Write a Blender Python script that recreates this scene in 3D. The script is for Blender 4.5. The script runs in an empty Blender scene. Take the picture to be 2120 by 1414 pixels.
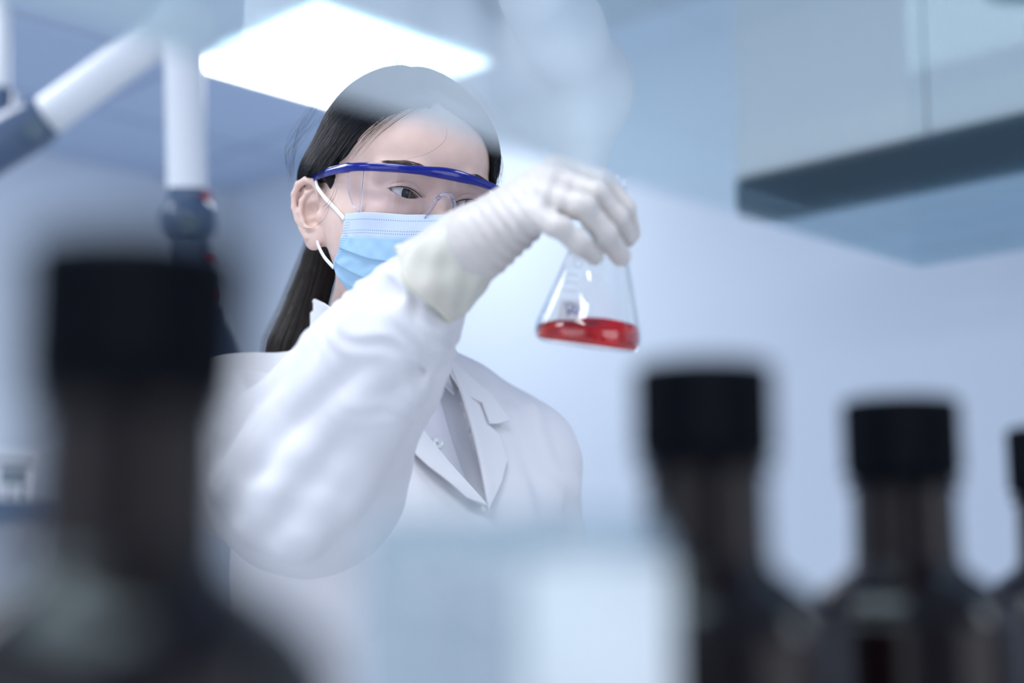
import bpy, math, random
import numpy as np

# ---------------------------------------------------------------- camera, world, lights, exposure
R = math.radians
PITCH = R(9.0)
CAM = np.array([0.0, 0.0, 1.2])
FPX = 50.0 / 36.0 * 2120
FOCUS = 1.25
scene = bpy.context.scene
COL = scene.collection

cam_data = bpy.data.cameras.new('camera')
cam_data.lens = 50.0
cam_data.sensor_width = 36.0
cam_data.clip_start = 0.02
cam_data.dof.use_dof = True
cam_data.dof.focus_distance = FOCUS
cam_data.dof.aperture_fstop = 2.25
cam = bpy.data.objects.new('camera', cam_data)
COL.objects.link(cam)
cam.location = CAM
cam.rotation_euler = (math.pi / 2 + PITCH, 0, 0)
scene.camera = cam

scene.view_settings.view_transform = 'Standard'
scene.view_settings.look = 'None'
scene.view_settings.gamma = 1.0
scene.view_settings.use_curve_mapping = False
scene.view_settings.exposure = 0.0

world = bpy.data.worlds.new('world')
scene.world = world
world.use_nodes = True
world.node_tree.nodes['Background'].inputs[0].default_value = (0.42, 0.60, 1.0, 1)
world.node_tree.nodes['Background'].inputs[1].default_value = 0.45

CEIL = 2.63


def area(name, loc, size, power, color, rot=(0, 0, R(45))):
    l = bpy.data.lights.new(name, 'AREA')
    l.shape = 'RECTANGLE'
    l.size, l.size_y = size
    l.energy = power
    l.color = color
    o = bpy.data.objects.new(name, l)
    o.location = loc
    o.rotation_euler = rot
    COL.objects.link(o)
    return o


# two added fill lights behind the camera, brightening coat, face and room
area('fill_light_front', (-1.6, -1.5, 1.05), (3.0, 1.9), 24, (0.94, 0.94, 1.0), (R(82), 0, R(-45)))
area('fill_light_side', (2.2, -1.0, 1.2), (1.8, 1.6), 19, (0.94, 0.94, 1.0), (R(82), 0, R(60)))

def area_at(name, loc, size, power, color, aim, up):
    """area light whose face looks along aim and whose long side lies along up"""
    from mathutils import Vector, Matrix
    o = area(name, loc, size, power, color)
    z = -Vector(aim).normalized()
    y = Vector(up)
    y = (y - z * y.dot(z)).normalized()
    x = y.cross(z)
    o.rotation_euler = Matrix((x, y, z)).transposed().to_euler()
    return o


# unseen lights added for the flask's streaks: one behind the lens, one far left
area_at('streak_light', (-0.61, -0.96, 2.60), (0.26, 1.0), 13, (0.95, 0.95, 1.0), (0, 0, -1), (0.60, -0.80, 0))
area_at('streak_light_left', (-1.52, 2.85, 2.60), (0.24, 0.8), 8, (0.95, 0.95, 1.0), (0, 0, -1), (0.47, -0.88, 0))

# ---------------------------------------------------------------- materials
def mat(name, base=(0.8, 0.8, 0.8), rough=0.5, metal=0.0, ior=1.45, coat=0.0, sss=0.0, trans=0.0, emit=None, sheen=0.0):
    m = bpy.data.materials.new(name)
    m.use_nodes = True
    b = m.node_tree.nodes['Principled BSDF']
    b.inputs['Base Color'].default_value = (*base, 1)
    b.inputs['Roughness'].default_value = rough
    b.inputs['Metallic'].default_value = metal
    b.inputs['IOR'].default_value = ior
    b.inputs['Coat Weight'].default_value = coat
    b.inputs['Subsurface Weight'].default_value = sss
    b.inputs['Transmission Weight'].default_value = trans
    b.inputs['Sheen Weight'].default_value = sheen
    if emit:
        b.inputs['Emission Color'].default_value = (*emit[0], 1)
        b.inputs['Emission Strength'].default_value = emit[1]
    return m


def nd(m, t, **kw):
    n = m.node_tree.nodes.new(t)
    for k, v in kw.items():
        setattr(n, k, v)
    return n


def lk(m, a, b):
    m.node_tree.links.new(a, b)


def add_noise(m, scale, amount, bump=0.0, stretch=(1, 1, 1), dist=0.001, detail=4):
    """a little procedural variation of colour and relief"""
    b = m.node_tree.nodes['Principled BSDF']
    tc = nd(m, 'ShaderNodeTexCoord')
    mp = nd(m, 'ShaderNodeMapping')
    mp.inputs['Scale'].default_value = stretch
    no = nd(m, 'ShaderNodeTexNoise')
    no.inputs['Scale'].default_value = scale
    no.inputs['Detail'].default_value = detail
    lk(m, tc.outputs['Object'], mp.inputs['Vector'])
    lk(m, mp.outputs[0], no.inputs['Vector'])
    if amount:
        base = b.inputs['Base Color'].default_value[:]
        r = nd(m, 'ShaderNodeValToRGB')
        r.color_ramp.elements[0].position = 0.3
        r.color_ramp.elements[1].position = 0.7
        r.color_ramp.elements[0].color = tuple(max(0, c * (1 - amount)) for c in base[:3]) + (1,)
        r.color_ramp.elements[1].color = tuple(min(1, c * (1 + amount)) for c in base[:3]) + (1,)
        lk(m, no.outputs['Fac'], r.inputs[0])
        lk(m, r.outputs[0], b.inputs['Base Color'])
    if bump:
        bu = nd(m, 'ShaderNodeBump')
        bu.inputs['Strength'].default_value = bump
        bu.inputs['Distance'].default_value = dist
        lk(m, no.outputs['Fac'], bu.inputs['Height'])
        lk(m, bu.outputs[0], b.inputs['Normal'])
    return m


def clear_mat(name, tint=(1, 1, 1), ior=1.45, rough=0.02, boost=1.0, body=None, bodyfac=0.0, power=5.0, refl=(1, 1, 1)):
    """thin clear sheet: what lies behind, plus the mirror image its angle gives (boost: coated sheet)"""
    m = bpy.data.materials.new(name)
    m.use_nodes = True
    nt = m.node_tree
    nt.nodes.clear()
    out = nd(m, 'ShaderNodeOutputMaterial')
    tr = nd(m, 'ShaderNodeBsdfTransparent')
    tr.inputs[0].default_value = (*tint, 1)
    gl = nd(m, 'ShaderNodeBsdfGlossy')
    gl.inputs['Roughness'].default_value = rough
    gl.inputs[0].default_value = (*refl, 1)
    lw = nd(m, 'ShaderNodeLayerWeight')
    lw.inputs[0].default_value = 0.5
    pw = nd(m, 'ShaderNodeMath', operation='POWER')
    pw.inputs[1].default_value = power
    fr = nd(m, 'ShaderNodeMath', operation='MULTIPLY_ADD')
    r0 = ((ior - 1) / (ior + 1)) ** 2
    fr.inputs[1].default_value = 1 - r0
    fr.inputs[2].default_value = r0
    lk(m, lw.outputs['Facing'], pw.inputs[0])
    lk(m, pw.outputs[0], fr.inputs[0])
    mul = nd(m, 'ShaderNodeMath', operation='MULTIPLY', use_clamp=True)
    mul.inputs[1].default_value = boost
    mx = nd(m, 'ShaderNodeMixShader')
    lk(m, fr.outputs[0], mul.inputs[0])
    lk(m, mul.outputs[0], mx.inputs[0])
    if body:
        df = nd(m, 'ShaderNodeBsdfDiffuse')
        df.inputs[0].default_value = (*body, 1)
        tl = nd(m, 'ShaderNodeBsdfTranslucent')
        tl.inputs[0].default_value = (*body, 1)
        a = nd(m, 'ShaderNodeMixShader')
        lk(m, df.outputs[0], a.inputs[1])
        lk(m, tl.outputs[0], a.inputs[2])
        m2 = nd(m, 'ShaderNodeMixShader')
        m2.inputs[0].default_value = bodyfac
        lk(m, tr.outputs[0], m2.inputs[1])
        lk(m, a.outputs[0], m2.inputs[2])
        lk(m, m2.outputs[0], mx.inputs[1])
    else:
        lk(m, tr.outputs[0], mx.inputs[1])
    lk(m, gl.outputs[0], mx.inputs[2])
    lk(m, mx.outputs[0], out.inputs[0])
    return m


# ---------------------------------------------------------------- objects
def mesh(name, vs, fs, m, parent=None, smooth=True, loc=None):
    me = bpy.data.meshes.new(name)
    vs = np.asarray(vs, float)
    if isinstance(fs, np.ndarray):
        me.vertices.add(len(vs))
        me.vertices.foreach_set('co', vs.astype(np.float32).ravel())
        k = fs.shape[1]
        me.loops.add(len(fs) * k)
        me.loops.foreach_set('vertex_index', fs.astype(np.int32).ravel())
        me.polygons.add(len(fs))
        me.polygons.foreach_set('loop_start', (np.arange(len(fs)) * k).astype(np.int32))
        me.update(calc_edges=True)
        me.validate()
    else:
        me.from_pydata([tuple(v) for v in vs], [], fs)
        me.update()
    if smooth:
        me.polygons.foreach_set('use_smooth', np.ones(len(me.polygons), bool))
    me.materials.append(m)
    o = bpy.data.objects.new(name, me)
    COL.objects.link(o)
    if parent:
        o.parent = parent
        o.matrix_parent_inverse = parent.matrix_basis.inverted()
    return o


def thing(name, label, cat, loc=(0, 0, 0), group=None):
    o = bpy.data.objects.new(name, None)
    o.empty_display_size = 0.02
    COL.objects.link(o)
    o.location = tuple(float(c) for c in loc)
    return tag(o, label, cat, group)


def tag(o, label, cat, group=None):
    o['label'] = label
    o['category'] = cat
    if group:
        o['group'] = group
    return o


def structure(o):
    o['kind'] = 'structure'
    return o


class MB:
    """collects simple solids and links them as one mesh"""

    def __init__(s):
        s.v, s.f = [], []

    def add(s, v, f):
        o = len(s.v)
        s.v += [tuple(float(c) for c in p) for p in v]
        s.f += [tuple(i + o for i in q) for q in f]
        return s

    def box(s, lo, hi, M=None):
        v = [(x, y, z) for x in (lo[0], hi[0]) for y in (lo[1], hi[1]) for z in (lo[2], hi[2])]
        if M is not None:
            v = [M(p) for p in v]
        return s.add(v, [(0, 1, 3, 2), (4, 6, 7, 5), (0, 4, 5, 1), (2, 3, 7, 6), (0, 2, 6, 4), (1, 5, 7, 3)])

    def lathe(s, prof, c=(0, 0, 0), n=48, X=(1, 0, 0), Y=(0, 1, 0), Z=(0, 0, 1), closed=False):
        """prof: (radius, height) pairs turned about Z"""
        c, X, Y, Z = (np.array(a, float) for a in (c, X, Y, Z))
        v, f = [], []
        m = len(prof)
        for i in range(n):
            a = 2 * math.pi * i / n
            for r, h in prof:
                v.append(c + X * r * math.cos(a) + Y * r * math.sin(a) + Z * h)
        for i in range(n):
            j = (i + 1) % n
            for k in range(m if closed else m - 1):
                l = (k + 1) % m
                f.append((i * m + k, j * m + k, j * m + l, i * m + l))
        if not closed:
            for k in (0, m - 1):
                if prof[k][0] > 1e-9:
                    ring = [i * m + k for i in range(n)]
                    f.append(tuple(ring if k else ring[::-1]))
        return s.add(v, f)

    def tube(s, pts, rad, n=12, caps=True, flat=None):
        """swept tube; rad number or list; flat: (width, thickness) with an up vector list for a strap"""
        pts = np.array(pts, float)
        m = len(pts)
        rad = np.full(m, rad) if np.isscalar(rad) else np.array(rad)
        T = np.gradient(pts, axis=0)
        T /= np.maximum(ln(T), 1e-12)[:, None]
        up = np.array([0, 0, 1.0]) if abs(T[0, 2]) < 0.9 else np.array([1.0, 0, 0])
        N = np.cross(T[0], up)
        N /= np.linalg.norm(N)
        v, f = [], []
        for i in range(m):
            N = N - T[i] * (N @ T[i])
            N /= np.linalg.norm(N)
            if flat is not None:
                N2 = np.array(flat[2][i] if len(flat) > 2 else N, float)
                N2 = N2 - T[i] * (N2 @ T[i])
                N2 /= np.linalg.norm(N2)
                B = np.cross(T[i], N2)
                for k in range(n):
                    a = 2 * math.pi * k / n
                    cx, cy = math.cos(a), math.sin(a)
                    sc = rad[i]
                    e = 0.5
                    v.append(pts[i] + B * flat[0] * sc * abs(cx) ** e * (1 if cx >= 0 else -1) + N2 * flat[1] * sc * abs(cy) ** e * (1 if cy >= 0 else -1))
            else:
                B = np.cross(T[i], N)
                for k in range(n):
                    a = 2 * math.pi * k / n
                    v.append(pts[i] + (N * math.cos(a) + B * math.sin(a)) * rad[i])
        for i in range(m - 1):
            for k in range(n):
                l = (k + 1) % n
                f.append((i * n + k, i * n + l, (i + 1) * n + l, (i + 1) * n + k))
        if caps:
            f.append(tuple(range(n))[::-1])
            f.append(tuple((m - 1) * n + k for k in range(n)))
        return s.add(v, f)

    def build(s, name, m, parent=None, smooth=True, bevel=0.0, auto=True):
        o = mesh(name, s.v, s.f, m, parent, smooth)
        import bmesh
        bm = bmesh.new()
        bm.from_mesh(o.data)
        bmesh.ops.recalc_face_normals(bm, faces=bm.faces)
        bm.to_mesh(o.data)
        bm.free()
        if bevel:
            b = o.modifiers.new('bevel', 'BEVEL')
            b.width = bevel
            b.segments = 3
            b.limit_method = 'ANGLE'
            b.angle_limit = R(40)
        if smooth and auto:
            try:
                o.data.set_sharp_from_angle(angle=R(40))
            except Exception:
                pass
        return o

# ---------------------------------------------------------------- camera geometry helpers
_cp, _sp = math.cos(PITCH), math.sin(PITCH)
CROT = np.array([[1, 0, 0], [0, _cp, -_sp], [0, _sp, _cp]])     # view frame (right, depth, up) -> world


def P(px, py, d):
    """world point at photo position px, py and depth d (metres along the lens axis)"""
    v = np.array([(px - 1060.0) / FPX * d, d, (707.0 - py) / FPX * d])
    return CROT @ v + CAM


def proj(w):
    v = (np.asarray(w, float) - CAM) @ CROT
    return np.stack([1060 + v[..., 0] / v[..., 1] * FPX, 707 - v[..., 2] / v[..., 1] * FPX, v[..., 1]], -1)


# ---------------------------------------------------------------- signed distance toolkit
def ln(v):
    return np.sqrt((v * v).sum(-1))


def smin(a, b, k):
    h = np.maximum(k - np.abs(a - b), 0) / k
    return np.minimum(a, b) - h * h * k * 0.25


def smax(a, b, k):
    return -smin(-a, -b, k)


def sph(p, c, r):
    return ln(p - np.array(c, p.dtype)) - r


def ell(p, c, r):
    q = p - np.array(c, p.dtype)
    r = np.array(r, p.dtype)
    k0 = ln(q / r)
    k1 = ln(q / (r * r))
    return k0 * (k0 - 1) / np.maximum(k1, 1e-9)


def capf(p, a, b):
    a = np.array(a, p.dtype)
    b = np.array(b, p.dtype)
    ab = b - a
    t = np.clip(((p - a) @ ab) / (ab @ ab), 0, 1)
    return ln(p - a - t[..., None] * ab), t


def cap(p, a, b, ra, rb=None):
    d, t = capf(p, a, b)
    return d - (ra + ((ra if rb is None else rb) - ra) * t)


def chain(p, pts, rad, k):
    d = None
    for i in range(len(pts) - 1):
        e = cap(p, pts[i], pts[i + 1], rad[i], rad[i + 1])
        d = e if d is None else smin(d, e, k)
    return d


def catmull(pts, n):
    """smooth curve through the points, n samples per span"""
    pts = np.array(pts, float)
    q = np.vstack([2 * pts[0] - pts[1], pts, 2 * pts[-1] - pts[-2]])
    out = []
    for i in range(1, len(q) - 2):
        for j in range(n):
            t = j / n
            out.append(0.5 * ((2 * q[i]) + (-q[i - 1] + q[i + 1]) * t + (2 * q[i - 1] - 5 * q[i] + 4 * q[i + 1] - q[i + 2]) * t * t
                              + (-q[i - 1] + 3 * q[i] - 3 * q[i + 1] + q[i + 2]) * t ** 3))
    out.append(q[-2])
    return np.array(out)


def grad(fn, p, e):
    g = np.empty_like(p)
    for i in range(3):
        d = np.zeros(3, p.dtype)
        d[i] = e
        g[:, i] = fn(p + d) - fn(p - d)
    return g / np.maximum(ln(g), 1e-12)[:, None]


def axis(*segs):
    """axis coordinates: (start, end, step), (.., end, step) ..."""
    out = [segs[0][0]]
    for a, b, s in segs:
        n = max(1, int(round((b - a) / s)))
        out += list(a + (b - a) * (np.arange(n) + 1) / n)
    return np.array(out)


def surface(fn, xs, ys, zs, blk=10, relax=2):
    """dual surface of fn = 0 on a grid with uneven spacing, evaluated only near the surface"""
    n = [len(xs), len(ys), len(zs)]
    V = np.empty(n, np.float32)
    rng = [[(i, min(i + blk, m)) for i in range(0, m, blk)] for m in n]
    boxes, cen, hd = [], [], []
    for a in rng[0]:
        for b in rng[1]:
            for c in rng[2]:
                lo = np.array([xs[a[0]], ys[b[0]], zs[c[0]]])
                hi = np.array([xs[a[1] - 1], ys[b[1] - 1], zs[c[1] - 1]])
                st = max(xs[min(a[1], n[0] - 1)] - xs[a[1] - 1], ys[min(b[1], n[1] - 1)] - ys[b[1] - 1], zs[min(c[1], n[2] - 1)] - zs[c[1] - 1])
                boxes.append((a, b, c))
                cen.append((lo + hi) / 2)
                hd.append(np.linalg.norm(hi - lo) / 2 + st * 1.5)
    cen = np.array(cen)
    dc = np.concatenate([fn(cen[i:i + 200000]) for i in range(0, len(cen), 200000)])
    act = []
    for bx, d, h in zip(boxes, dc, hd):
        a, b, c = bx
        V[a[0]:a[1], b[0]:b[1], c[0]:c[1]] = d
        if abs(d) < h * 1.7:
            act.append(bx)
    buf, tot = [], 0

    def flush():
        nonlocal buf, tot
        if not buf:
            return
        pts = np.concatenate([q for _, q in buf])
        val = fn(pts)
        o = 0
        for (a, b, c), q in buf:
            m = len(q)
            V[a[0]:a[1], b[0]:b[1], c[0]:c[1]] = val[o:o + m].reshape(a[1] - a[0], b[1] - b[0], c[1] - c[0])
            o += m
        buf, tot = [], 0
    for a, b, c in act:
        g = np.stack(np.meshgrid(xs[a[0]:a[1]], ys[b[0]:b[1]], zs[c[0]:c[1]], indexing='ij'), -1).reshape(-1, 3)
        buf.append(((a, b, c), g))
        tot += len(g)
        if tot > 150000:
            flush()
    flush()
    S = V < 0
    m = S[:-1, :-1, :-1].astype(np.int8)
    cnt = np.zeros(m.shape, np.int8)
    for dx in (0, 1):
        for dy in (0, 1):
            for dz in (0, 1):
                cnt += S[dx:n[0] - 1 + dx, dy:n[1] - 1 + dy, dz:n[2] - 1 + dz]
    cell = (cnt > 0) & (cnt < 8)
    ci, cj, ck = np.nonzero(cell)
    idx = np.full(cell.shape, -1, np.int64)
    idx[ci, cj, ck] = np.arange(len(ci))
    acc = np.zeros((len(ci), 3))
    num = np.zeros(len(ci))
    ax = [xs, ys, zs]
    for d in range(3):
        o = [x for x in range(3) if x != d]
        for u in (0, 1):
            for v in (0, 1):
                s = [ci, cj, ck]
                s = [s[0].copy(), s[1].copy(), s[2].copy()]
                s[o[0]] += u
                s[o[1]] += v
                e = [s[0].copy(), s[1].copy(), s[2].copy()]
                e[d] += 1
                va, vb = V[s[0], s[1], s[2]], V[e[0], e[1], e[2]]
                cr = (va < 0) != (vb < 0)
                t = np.where(cr, va / np.where(cr, va - vb, 1), 0)
                pos = np.stack([ax[q][s[q]] for q in range(3)], 1)
                pos[:, d] += t * (ax[d][e[d]] - ax[d][s[d]])
                acc += pos * cr[:, None]
                num += cr
    vs = acc / num[:, None]
    quads = []
    for d in range(3):
        sl0 = [slice(1, -1)] * 3
        sl0[d] = slice(0, n[d] - 1)
        sl1 = list(sl0)
        sl1[d] = slice(1, n[d])
        A, B = S[tuple(sl0)], S[tuple(sl1)]
        for flip, msk in ((0, A & ~B), (1, ~A & B)):
            g = np.array(np.nonzero(msk))
            o = [x for x in range(3) if x != d]
            g[o[0]] += 1
            g[o[1]] += 1
            q = []
            for u, v in ((0, 0), (-1, 0), (-1, -1), (0, -1)):
                h = [g[0].copy(), g[1].copy(), g[2].copy()]
                h[o[0]] += u
                h[o[1]] += v
                q.append(idx[h[0], h[1], h[2]])
            q = np.stack(q, 1)
            if (flip == 1) != (d == 1):
                q = q[:, ::-1]
            quads.append(q)
    quads = np.concatenate(quads)
    quads = quads[(quads >= 0).all(1)]
    e = 0.0004
    for _ in range(relax):
        f = fn(vs)
        vs = vs - grad(fn, vs, e) * np.clip(f, -0.002, 0.002)[:, None] * 0.8
    return vs, quads


def raycast(fn, o, dr, t0, t1, step=0.9, n=160):
    """distance along the rays o + t*dr to fn = 0"""
    t = np.full(len(dr), float(t0))
    for _ in range(n):
        d = fn(o + dr * t[:, None])
        t = np.where(t < t1, t + d * step, t)
    return t


def pxray(pts):
    pts = np.atleast_2d(np.array(pts, float))
    v = np.stack([(pts[:, 0] - 1060) / FPX, np.ones(len(pts)), (707 - pts[:, 1]) / FPX], 1)
    v = v @ CROT.T
    return v / ln(v)[:, None]


def onto(fn, pts, t0=0.6, t1=2.2):
    """where the sight lines through the photo positions meet the surface fn = 0"""
    dr = pxray(pts)
    t = raycast(fn, CAM, dr, t0, t1)
    return CAM + dr * t[:, None]

# ---------------------------------------------------------------- head frame (millimetres)
HY, HP, HR = R(29.0), R(0.3), R(8.0)


def _rot(y, p, r):
    cy, sy, cp, sp, cr, sr = math.cos(y), math.sin(y), math.cos(p), math.sin(p), math.cos(r), math.sin(r)
    Ry = np.array([[cy, -sy, 0], [sy, cy, 0], [0, 0, 1]])
    Rp = np.array([[1, 0, 0], [0, cp, -sp], [0, sp, cp]])
    Rr = np.array([[cr, 0, sr], [0, 1, 0], [-sr, 0, cr]])
    return Rr @ Rp @ Ry


HROT = CROT @ _rot(HY, HP, HR)
HORG = CROT @ np.array([-0.0715, 1.27, 0.1277]) + CAM


def h2w(q):
    return (np.asarray(q, float) * 0.001) @ HROT.T + HORG


def w2h(p):
    return ((p - HORG) @ HROT) * 1000.0


def ear(q, s):
    """q in head mm, s = -1 her right, +1 her left"""
    x = (q[:, 0] * s - 70.0)
    y = q[:, 1] - 81.0
    z = q[:, 2] + 22.0
    # ear frame: u back, v up, w out of the ear's face; flared away from the skull and leaned back
    ca, sa = math.cos(R(34)), math.sin(R(34))
    u = ca * y + sa * x
    w = -sa * y + ca * x
    cb, sb = math.cos(R(10)), math.sin(R(10))
    u, v = cb * u - sb * z * 1.0, sb * u + cb * z
    e = np.stack([u, v, w], 1)
    hel = [(5, 2, 0), (3, 10, 2.5), (2, 19, 4), (7, 26.5, 5), (15, 29, 5), (23, 26, 5), (28, 17, 5), (28.5, 5, 4.5), (25, -7, 4), (20, -16, 3.5), (15, -24, 3)]
    rad = [1.5, 2.2, 2.7, 3.2, 3.4, 3.3, 3.0, 2.8, 2.7, 3, 3.4]
    d = ell(e, (13, 6, -1), (16.5, 26, 3.4))
    d = smin(d, ell(e, (9, -25, 0.5), (10.5, 11, 4.4)), 5)
    d = smin(d, ell(e, (3, -10, -5), (9, 22, 8)), 5)
    d = smin(d, chain(e, hel, rad, 1.5), 2.2)
    anti = [(9, 20, 2), (15, 17, 3), (20, 10, 4), (21.5, 0, 4), (19, -9, 4), (13, -15, 4.4), (8, -16, 4)]
    d = smin(d, chain(e, anti, [1.6, 2.2, 2.8, 3, 3, 3, 2.4], 2), 2.5)
    d = smin(d, chain(e, [(15, 17, 3), (18, 21, 2)], [2, 1.4], 2), 2.5)
    d = smax(d, -ell(e, (10, 0, 3.0), (8, 8.5, 6)), 3)
    d = smax(d, -ell(e, (9, -9.5, 3.0), (6.5, 5, 6)), 3)
    d = smin(d, ell(e, (1, -6, 2.4), (3.6, 6, 4.0)), 3)
    return d


def eye_open(q, s, up, lo, hw=14.5, tilt=6):
    """almond opening of the lids, as a cylinder along the face's depth"""
    x = q[:, 0] * s - 31.0
    z = q[:, 2] + 0.6
    ct, st = math.cos(R(tilt)), math.sin(R(tilt))
    x, z = ct * x + st * z, -st * x + ct * z
    ra = (hw * hw + up * up) / (2 * up)
    rb = (hw * hw + lo * lo) / (2 * lo)
    a = np.sqrt(x * x + (z - (up - ra)) ** 2) - ra
    b = np.sqrt(x * x + (z + (lo - rb)) ** 2) - rb
    return np.maximum(a, b)


def face_base(q):
    d = ell(q, (0, 74, 34), (72, 89, 80))
    d = smin(d, ell(q, (0, 26, 40), (61, 45, 52)), 22)
    f = ell(q, (0, 28, -32), (62, 44, 66))
    f = smin(f, ell(q, (0, 24, -70), (45, 40, 36)), 18)
    f = smin(f, sph(q, (0, -4, -92), 18), 16)
    for s in (-1, 1):
        f = smin(f, ell(q, (41 * s, 8, -22), (22, 20, 17)), 14)
        f = smin(f, ell(q, (41 * s, 52, -50), (22, 34, 34)), 24)
        f = smin(f, ell(q, (49 * s, 66, -18), (23, 42, 38)), 20)
    d = smin(d, f, 20)
    # brow
    d = smin(d, chain(q, [(-48, 2, 16), (-24, -11, 17), (0, -11, 12), (24, -11, 17), (48, 2, 16)], [8, 9, 8, 9, 8], 4), 10)
    return d


def head_sdf(q):
    d = face_base(q)
    for s in (-1, 1):
        d = smax(d, -ell(q, (31 * s, -27, -1), (19, 15, 11)), 9)
        d = smin(d, ell(q, (31 * s, 2.0, 0.5), (16.5, 14.6, 13.2)), 5)
    # nose
    n = chain(q, [(0, -9, 8), (0, -16, -6), (0, -25, -22), (0, -31, -35)], [7, 6.2, 7.0, 9.5], 6)
    for s in (-1, 1):
        n = smin(n, ell(q, (12.5 * s, -21, -36), (7, 9, 7)), 5)
    d = smin(d, n, 9)
    # lips
    d = smin(d, ell(q, (0, -17, -60), (23, 9, 4.5)), 5)
    d = smin(d, ell(q, (0, -16, -69), (20, 9, 5)), 5)
    # lid crease and opening
    for s in (-1, 1):
        cr = np.abs(eye_open(q, s, 9.2, 4.2, 17, 6))
        msk = (q[:, 2] > 1.0 + 0.12 * (q[:, 0] * s - 31)) & (q[:, 1] < 8) & (np.abs(q[:, 0] * s - 31) < 16)
        fade = np.clip((16 - np.abs(q[:, 0] * s - 31)) / 6, 0, 1)
        d = d + np.where(msk, 0.9 * fade * np.exp(-(cr / 0.8) ** 2), 0)
        op = np.maximum(eye_open(q, s, 3.7, 4.0), q[:, 1] - 4)
        d = smax(d, -op, 1.0)
    for s in (-1, 1):
        m = np.abs(q[:, 0] * s - 80) < 60
        if m.any():
            e = np.full(len(q), 1e3)
            e[m] = ear(q[m], s)
            d = smin(d, e, 4)
    return d

# ---------------------------------------------------------------- person: joints in the world
S_R, S_L = P(492, 880, 1.38), P(1068, 962, 1.46)
E_R, W_R = P(625, 980, 1.14), P(985, 503, 1.035)
NECK = P(790, 735, 1.42)
TY = math.atan2(S_L[1] - S_R[1], S_L[0] - S_R[0])
TX = np.array([math.cos(TY), math.sin(TY), 0])
TYV = np.array([-math.sin(TY), math.cos(TY), 0])          # into her back
PEL = np.array([NECK[0] + 0.03, NECK[1] + 0.03, 0.90])


def tpt(x, y, z):
    """torso frame point: x to her left, y to her back, z height in the world"""
    c = np.array([NECK[0] + 0.01, NECK[1] + 0.02, 0])
    return c + TX * x + TYV * y + np.array([0, 0, z])


E_L, W_L = P(1205, 1500, 1.42), P(1120, 1660, 1.24)

FING = {
    'index': [(1156, 352, 1.040), (1248, 380, 1.030), (1291, 432, 1.032), (1306, 482, 1.044)],
    'middle': [(1140, 376, 1.020), (1233, 402, 1.006), (1276, 452, 1.012), (1297, 492, 1.030)],
    'ring': [(1126, 408, 1.006), (1208, 428, 0.990), (1252, 484, 0.998), (1285, 530, 1.018)],
    'little': [(1104, 446, 0.998), (1158, 470, 0.982), (1197, 504, 0.986), (1231, 530, 1.004)],
}
FR = {'index': [11.5, 8.8, 7.8, 6.8], 'middle': [11.5, 8.6, 7.8, 6.9], 'ring': [10.5, 8.3, 7.8, 7.0], 'little': [9.5, 7.2, 6.8, 6.2]}
THUMB = [(1035, 470, 1.055), (1085, 432, 1.085), (1150, 418, 1.098), (1212, 436, 1.096)]
FW = {k: [P(*q) for q in v] for k, v in FING.items()}
TW = [P(*q) for q in THUMB]
FORE = P(985, 503, 1.035) - P(885, 588, 1.053)
FORE /= np.linalg.norm(FORE)


def hand_r(p, off=0.0):
    mm = 0.001
    d = cap(p, W_R - FORE * 0.05, W_R, 0.022 + off, 0.024 + off)
    for k, f in FW.items():
        r0 = FR[k][0] * mm
        d = smin(d, cap(p, W_R, f[0] - np.array([0, 0, 0.002]), 0.018 + off, r0 + off), 0.016)
    mid = (FW['index'][0] + FW['little'][0]) / 2
    d = smin(d, cap(p, W_R * 0.45 + mid * 0.55, mid * 0.9 + W_R * 0.1, 0.018 + off, 0.017 + off), 0.014)
    for k, f in FW.items():
        r = [x * mm + off for x in FR[k]]
        e = chain(p, f, r, 0.004)
        t = np.clip(ln(p - f[0]) / 0.03, 0, 1)
        d = smin(d, e, 0.0075 - 0.0057 * t)
    t = chain(p, [W_R] + TW, [0.018 + off, 0.014 + off, 0.0125 + off, 0.0095 + off, 0.0085 + off], 0.01)
    return smin(d, t, 0.012)


HL = [E_L, W_L]
DL = (W_L - E_L) / np.linalg.norm(W_L - E_L)


def hand_l(p):
    side = np.cross(DL, [0, 0, 1.0])
    side /= np.linalg.norm(side)
    up = np.cross(side, DL)
    d = cap(p, W_L, W_L + DL * 0.07, 0.02, 0.022)
    for i, (o, L) in enumerate(((-0.028, 0.066), (-0.009, 0.076), (0.010, 0.07), (0.028, 0.054))):
        a = W_L + DL * 0.08 + side * o
        b = a + DL * L * 0.5 - up * 0.008
        c = a + DL * L * 0.85 - up * 0.032
        d = smin(d, cap(p, W_L, a, 0.016, 0.0105), 0.012)
        d = smin(d, chain(p, [a, b, c], [0.0095, 0.008, 0.0068], 0.003), 0.005)
    a = W_L + DL * 0.03 - side * 0.02
    b = a + DL * 0.035 - side * 0.028 - up * 0.012
    return smin(d, chain(p, [a, b, b + DL * 0.03 - up * 0.008], [0.013, 0.0105, 0.0085], 0.005), 0.01)


def elcap(p, a, b, ra, rb, sy):
    """capsule flattened front to back"""
    o = (np.array(a) + np.array(b)) / 2
    q = p - o
    y = q @ TYV
    q = q + TYV * (y * (1 / sy - 1))[:, None]
    def f(w):
        w = np.array(w) - o
        return w + TYV * (w @ TYV) * (1 / sy - 1)
    return cap(q, f(a), f(b), ra, rb) * (0.5 + 0.5 * sy)


def hips(s):
    h = tpt(0.085 * s, 0.02, 0.86)
    k = tpt(0.095 * s, -0.01, 0.47)
    a = tpt(0.10 * s, 0.04, 0.09)
    return h, k, a


NB = h2w((0, 74, -55))


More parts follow.
